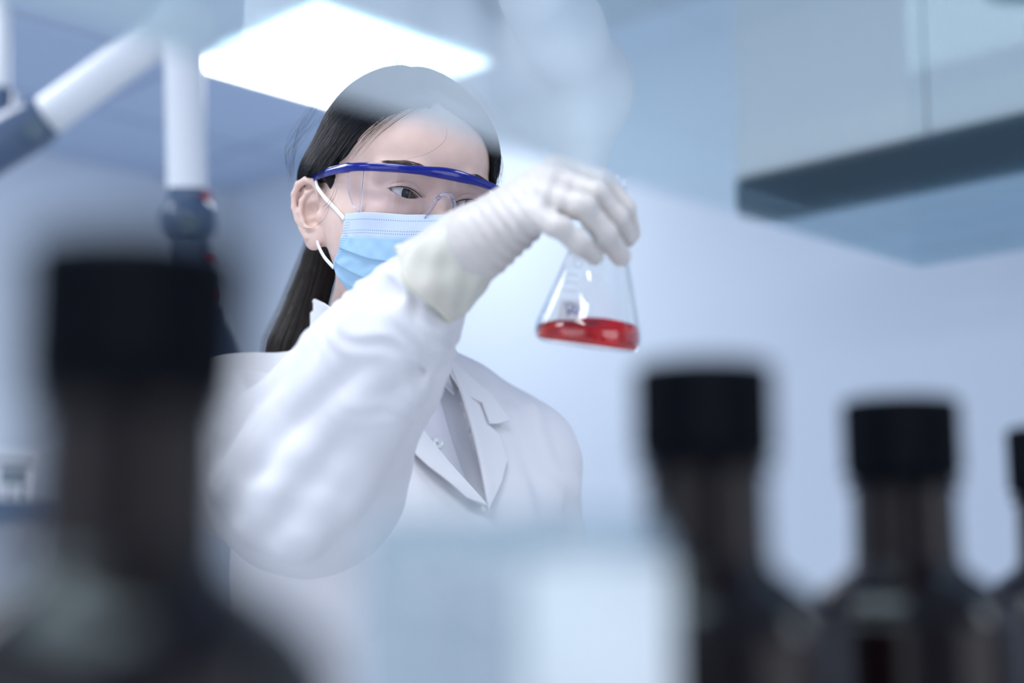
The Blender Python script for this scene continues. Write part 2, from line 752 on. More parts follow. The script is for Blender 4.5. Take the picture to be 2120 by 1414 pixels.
def body_sdf(p):
    q = w2h(p)
    near = ln(p - h2w((0, 70, 0))) < 0.33
    d = ln(p - h2w((0, 70, 0))) - 0.15
    if near.any():
        d[near] = head_sdf(q[near]) * 0.001
    nk = chain(p, [NB, NB * 0.35 + NECK * 0.65, NECK - np.array([0, 0, 0.03])], [0.050, 0.049, 0.06], 0.02)
    d = smin(d, nk, 0.014)
    t = cap(p, NECK - np.array([0, 0, 0.05]), S_R, 0.035, 0.040)
    t = smin(t, cap(p, NECK - np.array([0, 0, 0.06]), S_L, 0.035, 0.040), 0.03)
    t = smin(t, elcap(p, tpt(0, 0, NECK[2] - 0.14), tpt(0, 0, 1.02), 0.135, 0.115, 0.72), 0.05)
    t = smin(t, elcap(p, tpt(0, 0, 1.02), tpt(0, 0.01, 0.88), 0.115, 0.15, 0.72), 0.05)
    for s in (-1, 1):
        h, k, a = hips(s)
        t = smin(t, chain(p, [h, k, a], [0.08, 0.052, 0.037], 0.02), 0.02)
        t = smin(t, cap(p, a + np.array([0, 0, -0.05]), a - TYV * 0.15 + np.array([0, 0, -0.055]), 0.034, 0.024), 0.02)
    t = smin(t, chain(p, [S_R, E_R, P(876, 606, 1.062), W_R], [0.045, 0.034, 0.0185, 0.0205], 0.02), 0.03)
    t = smin(t, chain(p, [S_L, E_L, W_L], [0.047, 0.036, 0.026], 0.02), 0.03)
    t = smin(t, hand_l(p), 0.01)
    m = ln(p - (W_R + FW['ring'][1]) / 2) < 0.22
    if m.any():
        h = np.full(len(p), 1.0)
        h[m] = hand_r(p[m], -0.001)
        t = smin(t, h, 0.01)
    return smin(d, t, 0.012)


person = thing('person', 'person in a white lab coat, mask and goggles raising a gloved hand', 'person', tpt(0, 0, 0))

# skin
M_skin = mat('skin', (0.69, 0.50, 0.435), 0.46, sss=0.35)
_b = M_skin.node_tree.nodes['Principled BSDF']
_b.inputs['Subsurface Radius'].default_value = (1.0, 0.35, 0.22)
_b.inputs['Subsurface Scale'].default_value = 0.006
add_noise(M_skin, 90, 0.035, 0.12, dist=0.0006)

lo, hi = h2w((0, 70, 0)) - 0.15, h2w((0, 70, 0)) + 0.15
HS = 0.0013


def seg_axis(a, f0, f1, b, coarse, fine):
    return axis((a, f0, coarse), (f0, f1, fine), (f1, b, coarse))


hb = np.array([h2w((x, y, z)) for x in (-88, 88) for y in (-45, 165) for z in (-115, 122)])
bs, bf = surface(body_sdf,
                 seg_axis(-0.52, hb[:, 0].min(), hb[:, 0].max(), 0.38, 0.007, HS),
                 seg_axis(0.9, hb[:, 1].min(), hb[:, 1].min() + 0.10, 1.72, 0.007, HS) if False else
                 axis((0.9, hb[:, 1].min(), 0.007), (hb[:, 1].min(), hb[:, 1].min() + 0.16, HS), (hb[:, 1].min() + 0.16, 1.75, 0.007)),
                 axis((-0.01, HORG[2] - 0.09, 0.007), (HORG[2] - 0.09, HORG[2] + 0.05, HS), (HORG[2] + 0.05, 1.72, 0.005)))
body = mesh('body', bs, bf, M_skin, person)
print('body', len(bs))

# ---------------------------------------------------------------- hair
rng = np.random.default_rng(7)
HC = np.array([0, 82, 22.0])
TIE = np.array([-26, 150, -52.0])
_pole = (TIE - HC) / np.linalg.norm(TIE - HC)
_pa = np.cross(_pole, [1, 0, 0])
_pa /= np.linalg.norm(_pa)
_pb = np.cross(_pole, _pa)


def hair_vol(q):
    d = ell(q, (0, 77, 37), (80, 97, 88))
    d = smin(d, ell(q, (-2, 100, 12), (84, 86, 56)), 14)
    d = smin(d, ell(q, (-14, 132, -34), (48, 40, 34)), 24)
    off = 3.5 + 3.5 * np.clip(q[:, 0] / 30, 0, 1)
    d = smin(d, face_base(q) - off, 6)
    # centre parting
    xx = q[:, 0] + 10
    d = d + 2.6 * np.exp(-(xx / 5.0) ** 2) * (q[:, 2] > 60)
    return d


def face_zone(q):
    """negative where the skin of the face is left free of hair"""
    far = np.clip(q[:, 0] / 20, 0, 1)
    x = np.abs(q[:, 0]) * (1 + 0.22 * far)
    z = np.maximum(q[:, 2], 0)
    a = ((x / 69.5) ** 2.5 + (z / 73.0) ** 2.5) ** 0.4 - 1
    a = np.maximum(a * 60, q[:, 1] - (60 - 1.4 * np.clip(q[:, 2] - 14, 0, 26) - 26 * far))
    b = np.maximum(q[:, 1] - 52 - 0.1 * q[:, 2] + 14 * far, q[:, 2] - 22)
    d = smin(a, b, 8)
    y = q[:, 1]
    zb = np.where(y < 98, -9 + 13 * np.clip((y - 58) / 16, 0, 1), np.where(y < 106, 4 - (y - 98) * 8.0, -61.0))
    return np.minimum(d, (q[:, 2] - zb) * 0.7)


def hair_sdf_h(q):
    d = hair_vol(q)
    v = q - HC
    v = v / np.maximum(ln(v), 1)[:, None]
    ph = np.arctan2(v @ _pb, v @ _pa)
    d = d + 0.4 * np.sin(ph * 61 + 2 * np.sin(ph * 7)) + 0.35 * np.sin(ph * 143 + 3 * np.sin(ph * 11 + 1))
    fz = face_zone(q)
    d = d + (7.0 - 4.5 * np.clip(q[:, 0] / 20, 0, 1)) * np.exp(-np.maximum(fz, 0) / 6.0) * (q[:, 1] < 90)
    d = smax(d, -fz, 2)
    for s in (-1, 1):
        m = (q[:, 0] * s > 50) & (q[:, 1] > 50) & (q[:, 1] < 135) & (np.abs(q[:, 2] + 22) < 45)
        if m.any():
            d[m] = smax(d[m], -(ear(q[m], s) - 1.5), 2)
    return d


def box_axes(lo, hi, s):
    return [np.arange(lo[i], hi[i] + s, s) for i in range(3)]


_c = np.array([h2w((x, y, z)) for x in (-92, 92) for y in (-20, 192) for z in (-75, 132)])
hv, hf = surface(lambda p: hair_sdf_h(w2h(p)) * 0.001, *box_axes(_c.min(0), _c.max(0), 0.0018))
M_hair = mat('black_hair', (0.003, 0.003, 0.0045), 0.5)
M_strand = mat('hair_strand', (0.006, 0.006, 0.010), 0.36)
for m_q in (M_hair, M_strand):
    m_q.node_tree.nodes['Principled BSDF'].inputs['Specular IOR Level'].default_value = 0.22
hair = mesh('hair', hv, hf, M_hair, person)


def strands(name, paths, rad, m, parent):
    """thin three-sided tubes along many paths (each k points)"""
    paths = np.array(paths)
    n, k, _ = paths.shape
    T = np.gradient(paths, axis=1)
    T /= np.maximum(ln(T), 1e-9)[..., None]
    A = np.cross(T, np.array([0.3, -0.9, 0.2]))
    A /= np.maximum(ln(A), 1e-9)[..., None]
    B = np.cross(T, A)
    r = np.asarray(rad) * np.ones((n, 1)) if np.ndim(rad) < 2 else rad
    r = r * np.sin(np.linspace(0.25, math.pi - 0.12, k))[None, :] ** 0.5
    vs = np.stack([paths + r[..., None] * (A * math.cos(a) + B * math.sin(a)) for a in (0, 2.094, 4.189)], 2)
    I = np.arange(n * k * 3).reshape(n, k, 3)
    q = [np.stack([I[:, :-1, j], I[:, :-1, (j + 1) % 3], I[:, 1:, (j + 1) % 3], I[:, 1:, j]], -1).reshape(-1, 4) for j in range(3)]
    return mesh(name, vs.reshape(-1, 3), np.concatenate(q), m, parent)


def hair_paths(n, k, jitter, lift):
    out = []
    tries = rng.normal(size=(n * 6, 3)) * [1, 1, 0.9]
    tries /= ln(tries)[:, None]
    # start points: on the hair near the hairline or the parting
    o = HC
    t = raycast(lambda p: hair_vol(p), o + tries * 160, -tries, 0, 160, 0.7, 60)
    st = o + tries * (160 - t)[:, None]
    fz = face_zone(st)
    ok = (fz > 1) & (st[:, 2] > -5) & (st[:, 1] < 150)
    st = st[ok][:n]
    u0 = (st - HC) / ln(st - HC)[:, None]
    ph = np.arctan2(u0 @ _pb, u0 @ _pa) + rng.normal(size=len(st)) * 0.01
    th0 = np.arccos(np.clip(u0 @ _pole, -1, 1))
    span = rng.uniform(0.3, 1.1, len(st))
    s = np.linspace(0, 1, k)
    th = np.maximum(th0[:, None] - s[None, :] * span[:, None], 0.10 + 0 * th0[:, None])
    ph = ph[:, None] + jitter * np.cumsum(rng.normal(size=th.shape), 1) * 0.3
    dirs = np.cos(th)[..., None] * _pole + np.sin(th)[..., None] * (np.cos(ph)[..., None] * _pa + np.sin(ph)[..., None] * _pb)
    D = dirs.reshape(-1, 3)
    t = raycast(lambda p: hair_vol(p), o + D * 160, -D, 0, 160, 0.7, 60)
    pts = o + D * (160 - t + np.repeat(rng.uniform(0.0, lift, len(st)), k))[:, None]
    z = face_zone(pts)
    pts = pts.reshape(len(st), k, 3)
    good = (z.reshape(len(st), k) > -1.5).all(1)
    return h2w(pts[good])


strands('hair_strands', hair_paths(6500, 12, 0.012, 0.9), 0.00016, M_strand, hair)['kind'] = 'stuff'

# ponytail behind her right shoulder
PT = catmull([h2w(TIE + np.array([14, -8, 14])), P(686, 492, 1.415), P(657, 565, 1.43), P(627, 655, 1.43), P(592, 745, 1.42), P(565, 850, 1.42)], 8)
prad = np.interp(np.linspace(0, 1, len(PT)), [0, 0.2, 0.45, 0.75, 1], [0.020, 0.016, 0.019, 0.023, 0.012])
M_tail = mat('brown_black_hair', (0.010, 0.008, 0.008), 0.5)
tail = MB().tube(PT, prad * 0.86, 20).build('ponytail', M_tail, hair)
_T = np.gradient(PT, axis=0)
_T /= ln(_T)[:, None]
_N = np.cross(_T, [0, 1.0, 0])
_N /= ln(_N)[:, None]
_B = np.cross(_T, _N)
tp = []
for i in range(1500):
    a = rng.uniform(0, 2 * math.pi)
    rr = rng.uniform(0.85, 1.06) if i % 14 else rng.uniform(1.0, 1.35)
    a2 = a + np.linspace(0, rng.normal() * 0.35, len(PT))
    tp.append(PT + (_N * np.cos(a2)[:, None] + _B * np.sin(a2)[:, None]) * (prad * rr)[:, None])
M_tails = mat('brown_strand', (0.035, 0.027, 0.024), 0.4)
strands('ponytail_strands', tp, 0.00016, M_tails, tail)['kind'] = 'stuff'

# loose single hairs round the outline, the ear and the forehead
loose = []


def wisp(pts, n=13):
    c = catmull([P(*q) for q in pts], 6)
    s = np.linspace(0, len(c) - 1, n)
    loose.append(np.stack([np.interp(s, np.arange(len(c)), c[:, i]) for i in range(3)], 1))


for i in range(16):
    a, b, c, e = rng.uniform(0, 1, 4)
    wisp([(672 - a * 14, 190 + b * 60, 1.37), (640 - c * 22, 245 + b * 40, 1.37), (614 - e * 24, 300 + b * 30, 1.37), (611 - a * 14, 350 + c * 40, 1.36)])
for i in range(14):
    a, b, c = rng.uniform(-4, 9, 3)
    wisp([(1016 + b * 0.5, 265 + 3 * c, 1.33), (1030 + a * 0.5, 305, 1.33), (1033 + b * 1.1, 345, 1.33), (1028 + c * 1.8, 392 + a, 1.32)])
for i in range(12):
    a = rng.uniform(-1, 1)
    wisp([(826 + a * 4, 150, 1.33), (826 + a * 8, 130, 1.33), (826 + a * 26, 108 + abs(a) * 14, 1.33), (826 + a * 52, 104 + abs(a) * 30, 1.33)])
for i in range(4):
    a = rng.uniform(0, 1)
    wisp([(692 + a * 8, 385, 1.275), (686 + a * 8, 402 + a * 6, 1.272), (676 + a * 6, 418 + a * 8, 1.272), (664 + a * 10, 424 + a * 14, 1.275)])
wisp([(926, 262, 1.225), (920, 292, 1.222), (885, 318, 1.222), (838, 330, 1.222)])
wisp([(604, 410, 1.32), (606, 455, 1.31), (640, 474, 1.30), (672, 452, 1.29), (684, 420, 1.285)])
strands('loose_hairs', loose, 0.00011, M_strand, hair)['kind'] = 'stuff'

# ---------------------------------------------------------------- eyes, lashes, brows
M_sclera = mat('eye_white', (0.62, 0.62, 0.65), 0.12, coat=0.6)
M_iris = mat('dark_brown_iris', (0.006, 0.005, 0.005), 0.2, coat=0.25)
M_pupil = mat('pupil', (0.001, 0.001, 0.001), 0.1, coat=0.3)
M_lash = mat('lash', (0.012, 0.009, 0.010), 0.5)
M_brow = mat('eyebrow', (0.05, 0.032, 0.026), 0.55)


def eyeball(s):
    c = np.array([31.0 * s, 0, 0])
    g = np.array([0.33, -1, -0.08])
    g /= np.linalg.norm(g)
    X = np.cross([0, 0, 1.0], g)
    X /= np.linalg.norm(X)
    Y = np.cross(g, X)
    prof = []
    for i in range(49):
        t = math.pi * i / 48
        r = 12.0 + 0.55 * math.exp(-(t / 0.40) ** 4)
        prof.append((max(0.0, r * math.sin(t)), r * math.cos(t)))
    mb = MB().lathe(prof, c, 48, X, Y, g)
    mb.v = [tuple(v) for v in h2w(np.array(mb.v))]
    o = mb.build('eye', M_sclera, person, auto=False)
    o.data.materials.append(M_iris)
    o.data.materials.append(M_pupil)
    cen = (w2h(np.array([list(p.center) for p in o.data.polygons])) - c)
    for p, d in zip(o.data.polygons, cen):
        a = math.acos(max(-1, min(1, float(d @ g) / np.linalg.norm(d))))
        p.material_index = 2 if a < 0.28 else (1 if a < 0.63 else 0)
    return o


def lid_curve(s, up, hw, tilt, n, z0=-0.6, side=1):
    ra = (hw * hw + up * up) / (2 * up)
    xs = np.linspace(-hw, hw, n)
    zs = (np.sqrt(np.maximum(ra * ra - xs * xs, 0)) + up - ra) * side
    ct, st = math.cos(R(tilt)), math.sin(R(tilt))
    x, z = ct * xs - st * zs, st * xs + ct * zs
    return np.stack([(x + 31) * s, np.zeros(n), z + z0], 1)


def face_y(c, off=0.0):
    """drop the points c (x, ., z) onto the face from the front"""
    o = c.copy()
    o[:, 1] = -80
    t = raycast(head_sdf, o, np.tile([0, 1.0, 0], (len(o), 1)), 0, 140, 0.8, 90)
    o[:, 1] += t - off
    return o


for s in (-1, 1):
    eyeball(s)
    c = face_y(lid_curve(s, 4.7, 15.2, 6, 26), 0.25)
    MB().tube(h2w(c), np.interp(np.linspace(0, 1, 26), [0, 0.3, 0.8, 1], [0.0003, 0.00055, 0.0005, 0.0002]), 6).build('lash_line', M_lash, person)
    ls = []
    for i in range(44):
        f = 0.5 + 25 * i / 43.0
        j = min(24, int(f))
        b = c[j] + (c[j + 1] - c[j]) * (f - j)
        o = (j - 12.5) / 12.5 * s
        L = 5.0 + 1.5 * abs(o)
        ls.append([h2w(b + np.array([o * L * 0.35 * t, -L * 0.75 * t, -L * 0.28 * t + L * 0.45 * t * t])) for t in (0, 0.33, 0.66, 1)])
    strands('eyelashes', ls, 0.00012, M_lash, person)
    bw = []
    for i in range(260):
        t = rng.uniform(0, 1)
        w = rng.uniform(-1, 1) * np.interp(t, [0, 0.3, 1], [2.4, 3.0, 0.8])
        x = 13 + 36 * t
        z = 18.5 + 6.5 * math.sin(min(1, t * 1.25) * math.pi * 0.62) + w
        L = rng.uniform(5, 8)
        dx, dz = L * 0.85, L * (0.35 - 0.6 * t)
        bw.append([(s * (x + dx * k), 0, z + dz * k) for k in (0, 0.33, 0.66, 1)])
    bw = np.array(bw, float)
    q = face_y(bw.reshape(-1, 3), 0.3).reshape(bw.shape)
    strands('eyebrow', h2w(q), 0.00013, M_brow, person)['kind'] = 'stuff'

# ---------------------------------------------------------------- safety goggles
M_blue = mat('blue_plastic', (0.0015, 0.007, 0.20), 0.16, coat=0.3)
M_lens = clear_mat('clear_lens', (0.955, 0.95, 0.965), 1.5, 0.0, 0.5)
M_clearp = mat('clear_plastic', (0.80, 0.86, 1.0), 0.04, trans=1.0, ior=1.49)
goggles = thing('safety_goggles', 'clear wraparound goggles with blue frame worn above the mask', 'goggles', h2w((0, -32, 10)))
half = [(-81, 96, 4), (-80, 80, 8.5), (-78.5, 50, 12.5), (-75, 20, 15), (-66, -3, 16.5), (-48, -20, 18), (-24, -30, 19.5), (0, -33, 20.5)]
full = half + [(-x, y, z) for x, y, z in half[-2::-1]]
bar = catmull(full, 10)
nb = len(bar)
ti = np.arange(nb) / (nb - 1)
i0, i1 = 30, nb - 31            # the stretch over the lens
hgt = np.interp(np.abs(ti - 0.5) * 2, [0, 0.06, 0.16, 0.2, 0.55, 0.57, 0.8, 1], [5.4, 5.2, 3.9, 3.7, 3.9, 4.6, 4.3, 3.2])
wid = np.interp(np.abs(ti - 0.5) * 2, [0, 0.5, 0.6, 1], [3.0, 2.6, 2.0, 1.4])


def strap_mesh(c, hh, ww, up=(0, 0, 1.0), n=12, e=0.6):
    c = np.array(c)
    T = np.gradient(c, axis=0)
    T /= ln(T)[:, None]
    up = np.broadcast_to(np.array(up, float), c.shape)
    N = np.cross(T, up)
    N /= ln(N)[:, None]
    U = np.cross(N, T)
    v, f = [], []
    for i in range(len(c)):
        for k in range(n):
            a = 2 * math.pi * k / n
            ca, sa = math.cos(a), math.sin(a)
            v.append(c[i] + N[i] * ww[i] * math.copysign(abs(ca) ** e, ca) + U[i] * hh[i] * math.copysign(abs(sa) ** e, sa))
    for i in range(len(c) - 1):
        for k in range(n):
            l = (k + 1) % n
            f.append((i * n + k, (i + 1) * n + k, (i + 1) * n + l, i * n + l))
    f += [tuple(range(n)), tuple((len(c) - 1) * n + k for k in range(n))[::-1]]
    return v, f


v, f = strap_mesh(bar[26:nb - 26], hgt[26:nb - 26], wid[26:nb - 26], e=0.75)
MB().add(h2w(np.array(v)), f).build('frame', M_blue, goggles)
for a, b in ((0, 27), (nb - 27, nb)):
    v, f = strap_mesh(bar[a:b], hgt[a:b] * 0.92, wid[a:b] * 0.9, e=0.7)
    MB().add(h2w(np.array(v)), f).build('temple_arm', M_blue, goggles)
# lens: hangs from the frame, cut out over the nose, rounded at the cheeks
L = []
sN = i1 - i0
nv = 14
outline = []
for i in range(i0, i1 + 1):
    s = (i - i0) / sN * 2 - 1
    x = bar[i][0]
    a = abs(s)
    zb = np.interp(a, [0.0, 0.07, 0.13, 0.3, 0.37, 0.45, 0.62, 0.78, 0.9, 0.97, 1.0],
                   [1.5, 0.0, -6.0, -27, -30.5, -31.5, -29, -25, -17, -6, 8])
    top = bar[i][2] - 1
    for j in range(nv):
        t = j / (nv - 1)
        z = top + (zb - top) * t
        k = (top - z) / 50.0
        inw = 1 - 0.06 * k
        L.append((bar[i][0] * inw, bar[i][1] + 7.0 * k * (1 - a * 0.6), z))
    outline.append(L[-1])
L = np.array(L)
n1 = sN + 1
lf = [(i * nv + j, i * nv + j + 1, (i + 1) * nv + j + 1, (i + 1) * nv + j) for i in range(n1 - 1) for j in range(nv - 1)]
lens = MB().add(h2w(L), lf).build('lens', M_lens, goggles, auto=False)
sd = lens.modifiers.new('thickness', 'SOLIDIFY')
sd.thickness = 0.0016
edge = MB()
o_ = np.array(outline)
edge.tube(h2w(o_), 0.0006, 8)
edge.build('lens_rim', M_clearp, lens)
for s in (-1, 1):
    k = i0 + 8 if s < 0 else i1 - 8
    a, b = bar[k] + np.array([0, -0.6, -4]), L[(k - i0) * nv + nv - 1] + np.array([0, -0.6, 0])
    MB().tube(h2w(np.array([a + (b - a) * t for t in np.linspace(0, 1, 8)])), 0.0009, 8).build('lens_ridge', M_clearp, lens)
U = catmull([(-20, -27.5, -27), (-14.5, -30, -14), (-9, -31.5, -2), (-3.5, -32.5, 2.5), (3, -32.5, 2.0), (7, -31.5, -4), (9.5, -30, -14), (13.5, -28.5, -26)], 8)
MB().tube(h2w(U), np.interp(np.linspace(0, 1, len(U)), [0, .2, .8, 1], [0.0006, 0.0018, 0.0018, 0.0006]), 12).build('nose_bridge', M_clearp, goggles)

# ---------------------------------------------------------------- face mask
M_mask = mat('mask_cloth', (0.45, 0.72, 0.93), 0.75, sss=0.0)
mask_t = thing('face_mask', 'light blue pleated disposable mask worn over nose and mouth', 'mask', h2w((0, -30, -50)))


def mask_base(q):
    d = ell(q, (0, 28, -45), (67, 62, 76))
    return smin(d, head_sdf(q) - 2.2, 7)


NU, NV = 150, 110
uu, vv = np.meshgrid(np.linspace(-1, 1, NU), np.linspace(0, 1, NV), indexing='ij')
au = np.abs(uu)
A = np.interp(vv, [0, 0.3, 0.55, 0.75, 0.88, 1.0], [76.5, 78, 84, 101, 100, 88])
ang = np.radians(A) * uu
zt = np.interp(au, [0, 0.15, 0.35, 0.7, 1], [-14.5, -17, -20, -22.5, -25])
zbm = np.interp(au, [0, 0.3, 0.6, 1], [-113, -112, -108, -88])
zz = zt + (zbm - zt) * vv
org = np.stack([np.zeros_like(zz), np.full_like(zz, 40.0), np.maximum(zz, -200)], -1).reshape(-1, 3)
dr = np.stack([np.sin(ang), -np.cos(ang), 0 * ang], -1).reshape(-1, 3)
far = org + dr * 130
far[:, 2] = org[:, 2]
t = raycast(mask_base, far, -dr, 0, 125, 0.8, 90)
mp_ = far - dr * t[:, None]
# pleats
pl = np.zeros_like(vv)
for e0, w in ((0.47, 0.2), (0.66, 0.16), (0.82, 0.13)):
    x = (vv - e0 + w) / w
    pl += np.where((x > 0) & (x <= 1), 2.4 * np.clip(x, 0, 1) ** 1.5, 0) + np.where((x > 1) & (x < 1.08), 2.4 * (1 - (x - 1) / 0.08), 0)
pl *= np.clip((1 - au) / 0.12, 0, 1) ** 0.5 * 0.9 + 0.1
wr = 0.5 * np.sin(uu * 23 + 5 * vv + 2 * np.sin(vv * 9)) * np.sin(vv * 17 + 3 * uu) + 0.35 * np.sin(uu * 41 - 13 * vv) * np.sin(vv * 29 + uu * 5)
wr *= np.clip((vv - 0.2) / 0.1, 0, 1)
mp_ = mp_ + dr * (pl + wr * 0.8 + 0.8).reshape(-1)[:, None]
I = np.arange(NU * NV).reshape(NU, NV)
mf = np.stack([I[:-1, :-1], I[:-1, 1:], I[1:, 1:], I[1:, :-1]], -1).reshape(-1, 4)
mk = mesh('mask_sheet', h2w(mp_), mf, M_mask, mask_t)
uvl = mk.data.uv_layers.new(name='sheet')
S3 = mp_.reshape(NU, NV, 3)
ax_ = np.zeros((NU, NV))
ax_[1:] = np.cumsum(ln(np.diff(S3, axis=0)), 0)
ay_ = np.zeros((NU, NV))
ay_[:, 1:] = np.cumsum(ln(np.diff(S3, axis=1)), 1)
uvv = np.stack([ax_, ay_], -1).reshape(-1, 2)
li = np.empty(len(mk.data.loops), np.int32)
mk.data.loops.foreach_get('vertex_index', li)
uvl.data.foreach_set('uv', uvv[li].astype(np.float32).ravel())
sd = mk.modifiers.new('thickness', 'SOLIDIFY')
sd.thickness = 0.0006
sd.offset = -1


def mth(m, op, a, b=None, clamp=False):
    n = nd(m, 'ShaderNodeMath', operation=op, use_clamp=clamp)
    for i, x in enumerate((a, b)):
        if x is None:
            continue
        if isinstance(x, (int, float)):
            n.inputs[i].default_value = x
        else:
            lk(m, x, n.inputs[i])
    return n.outputs[0]


m = M_mask
b = m.node_tree.nodes['Principled BSDF']
uvn = nd(m, 'ShaderNodeUVMap')
uvn.uv_map = 'sheet'
sp = nd(m, 'ShaderNodeSeparateXYZ')
lk(m, uvn.outputs[0], sp.inputs[0])
X, Y = sp.outputs[0], sp.outputs[1]
fx = mth(m, 'SUBTRACT', mth(m, 'FRACT', mth(m, 'DIVIDE', X, 1.95)), 0.5)
fy = mth(m, 'SUBTRACT', mth(m, 'FRACT', mth(m, 'DIVIDE', Y, 2.4)), 0.5)
rr = mth(m, 'ADD', mth(m, 'MULTIPLY', fx, fx), mth(m, 'MULTIPLY', fy, fy))
dot = mth(m, 'LESS_THAN', rr, 0.055)
row1 = mth(m, 'MULTIPLY', mth(m, 'GREATER_THAN', Y, 4.8), mth(m, 'LESS_THAN', Y, 7.2))
row2 = mth(m, 'MULTIPLY', mth(m, 'GREATER_THAN', Y, 14.4), mth(m, 'LESS_THAN', Y, 19.2))
col_ = mth(m, 'MULTIPLY', mth(m, 'GREATER_THAN', X, 1.95), mth(m, 'LESS_THAN', X, 9.75))
col_ = mth(m, 'MULTIPLY', col_, mth(m, 'GREATER_THAN', Y, 4.8))
rows = mth(m, 'MAXIMUM', mth(m, 'MAXIMUM', row1, row2), col_)
dots = mth(m, 'MULTIPLY', mth(m, 'MULTIPLY', dot, rows), mth(m, 'LESS_THAN', Y, 62))
band = mth(m, 'DIVIDE', mth(m, 'SUBTRACT', Y, 19.0), 5.0, True)
low = mth(m, 'MULTIPLY', mth(m, 'GREATER_THAN', Y, 200), 1)
mixc = nd(m, 'ShaderNodeMix', data_type='RGBA')
mixc.inputs[6].default_value = (0.55, 0.63, 0.76, 1)
mixc.inputs[7].default_value = (0.33, 0.53, 0.71, 1)
lk(m, band, mixc.inputs[0])
mixd = nd(m, 'ShaderNodeMix', data_type='RGBA')
mixd.inputs[7].default_value = (0.10, 0.22, 0.42, 1)
lk(m, mixc.outputs[2], mixd.inputs[6])
lk(m, mth(m, 'MULTIPLY', dots, 0.8), mixd.inputs[0])
lk(m, mixd.outputs[2], b.inputs['Base Color'])

M_loop = mat('white_elastic', (0.9, 0.9, 0.93), 0.7)
for s in (-1, 1):
    k = (-1 if s < 0 else 1)
    side = S3[0 if s < 0 else -1]
    a = side[8]
    top = catmull([a + [0, 0, 0], (72 * s, 44, -21), (77 * s, 60, -12), (80 * s, 76, -2), (79 * s, 86, 5), (77 * s, 97, 0), (71 * s, 100, -20), (70 * s, 95, -42)], 6)
    MB().tube(h2w(top), 1.0, 10, flat=(0.0019, 0.0009, [HROT @ np.array([s, 0.2, 0.0])] * len(top))).build('ear_loop', M_loop, mask_t)
    c = side[int(0.76 * NV)]
    bot = catmull([(70 * s, 95, -42), (71.5 * s, 84, -47), (72 * s, 75, -54), (69 * s, 64, -64), c], 6)
    MB().tube(h2w(bot), 1.0, 10, flat=(0.0017, 0.0009, [HROT @ np.array([s, 0.2, 0.0])] * len(bot))).build('ear_loop', M_loop, mask_t)

# ---------------------------------------------------------------- lab coat, shirt, glove, trousers, shoes
M_coat = mat('white_coat_cloth', (0.74, 0.74, 0.77), 0.85, sheen=0.1)
add_noise(M_coat, 260, 0.0, 0.25, dist=0.0004)
M_shirt = mat('white_shirt_cloth', (0.76, 0.77, 0.83), 0.85)
add_noise(M_shirt, 300, 0.0, 0.2, dist=0.0003)
ELB = P(636, 984, 1.135)
SLV = [S_R, P(520, 945, 1.27), ELB, P(776, 758, 1.095), P(852, 640, 1.070), P(882, 600, 1.060)]
SLR = [0.060, 0.068, 0.0725, 0.049, 0.0315, 0.026]


def sleeve_smooth(p):
    return chain(p, SLV, SLR, 0.035)


# long folds running along the raised sleeve (photo positions laid onto the smooth sleeve)
FOLDS = [
    ([(470, 1015), (560, 880), (690, 750), (780, 690)], 0.017, 0.010),
    ([(520, 1090), (620, 950), (720, 850), (830, 735)], 0.014, 0.010),
    ([(600, 1130), (700, 990), (770, 890), (860, 800)], 0.013, 0.009),
    ([(455, 900), (540, 815), (620, 750), (700, 690)], 0.014, 0.005),
    ([(650, 700), (740, 690), (830, 680), (900, 690)], 0.008, 0.004),
    ([(735, 655), (800, 650), (870, 690), (905, 735)], 0.008, 0.003),
    ([(640, 1110), (720, 1040), (770, 960), (800, 900)], 0.012, 0.008),
]
VALS = [
    ([(545, 1000), (640, 870), (740, 770), (790, 735)], 0.010, 0.012),
    ([(640, 1050), (730, 920), (800, 830), (870, 760)], 0.009, 0.012),
    ([(460, 800), (500, 810), (545, 775)], 0.010, 0.010),
    ([(480, 960), (560, 840), (640, 770)], 0.008, 0.010),
    ([(770, 625), (810, 660), (850, 715), (895, 750)], 0.004, 0.006),
    ([(800, 610), (850, 640), (890, 700)], 0.004, 0.005),
]


def lay(fn, pl, inset, n=8):
    c = catmull([(x, y, 0) for x, y in pl], n)[:, :2]
    w = onto(fn, c, 0.8, 1.8)
    return w - grad(fn, w, 0.002) * inset


FP = [(lay(sleeve_smooth, pl, r - up), r) for pl, r, up in FOLDS]
VP = [(lay(sleeve_smooth, pl, -r * 0.35), r) for pl, r, k in VALS]
WORG = P(870, 600, 1.06)
WAX = P(905, 575, 1.055) - P(760, 750, 1.10)
WAX /= np.linalg.norm(WAX)


def poly_d(p, pts):
    d = np.full(len(p), 1e3)
    for i in range(len(pts) - 1):
        e, _ = capf(p, pts[i], pts[i + 1])
        d = np.minimum(d, e)
    return d


def sleeve_sdf(p):
    d = sleeve_smooth(p)
    m = np.abs(d) < 0.03
    if m.any():
        q = p[m]
        e = d[m]
        for pts, r in VP:
            e = smax(e, -(poly_d(q, pts[::2]) - r), 0.016)
        for pts, r in FP:
            e = smin(e, poly_d(q, pts[::2]) - r, 0.015)
        x, y, z = q[:, 0], q[:, 1], q[:, 2]
        e = e + 0.0011 * np.sin(x * 95 + z * 60 + 2.5 * np.sin(y * 60 + z * 40)) * np.sin(z * 80 - x * 50 + 1.5)
        # small crumples near the cuff
        s = (q - WORG) @ WAX
        e = e + 0.0012 * np.exp(-((s + 0.02) / 0.045) ** 2) * np.sin(s * 330 + 3 * np.sin(x * 90) + 2 * np.sin(z * 120))
        d[m] = e
    return d


SHN_L = P(875, 890, 1.43)
SHN_R = P(712, 885, 1.41)


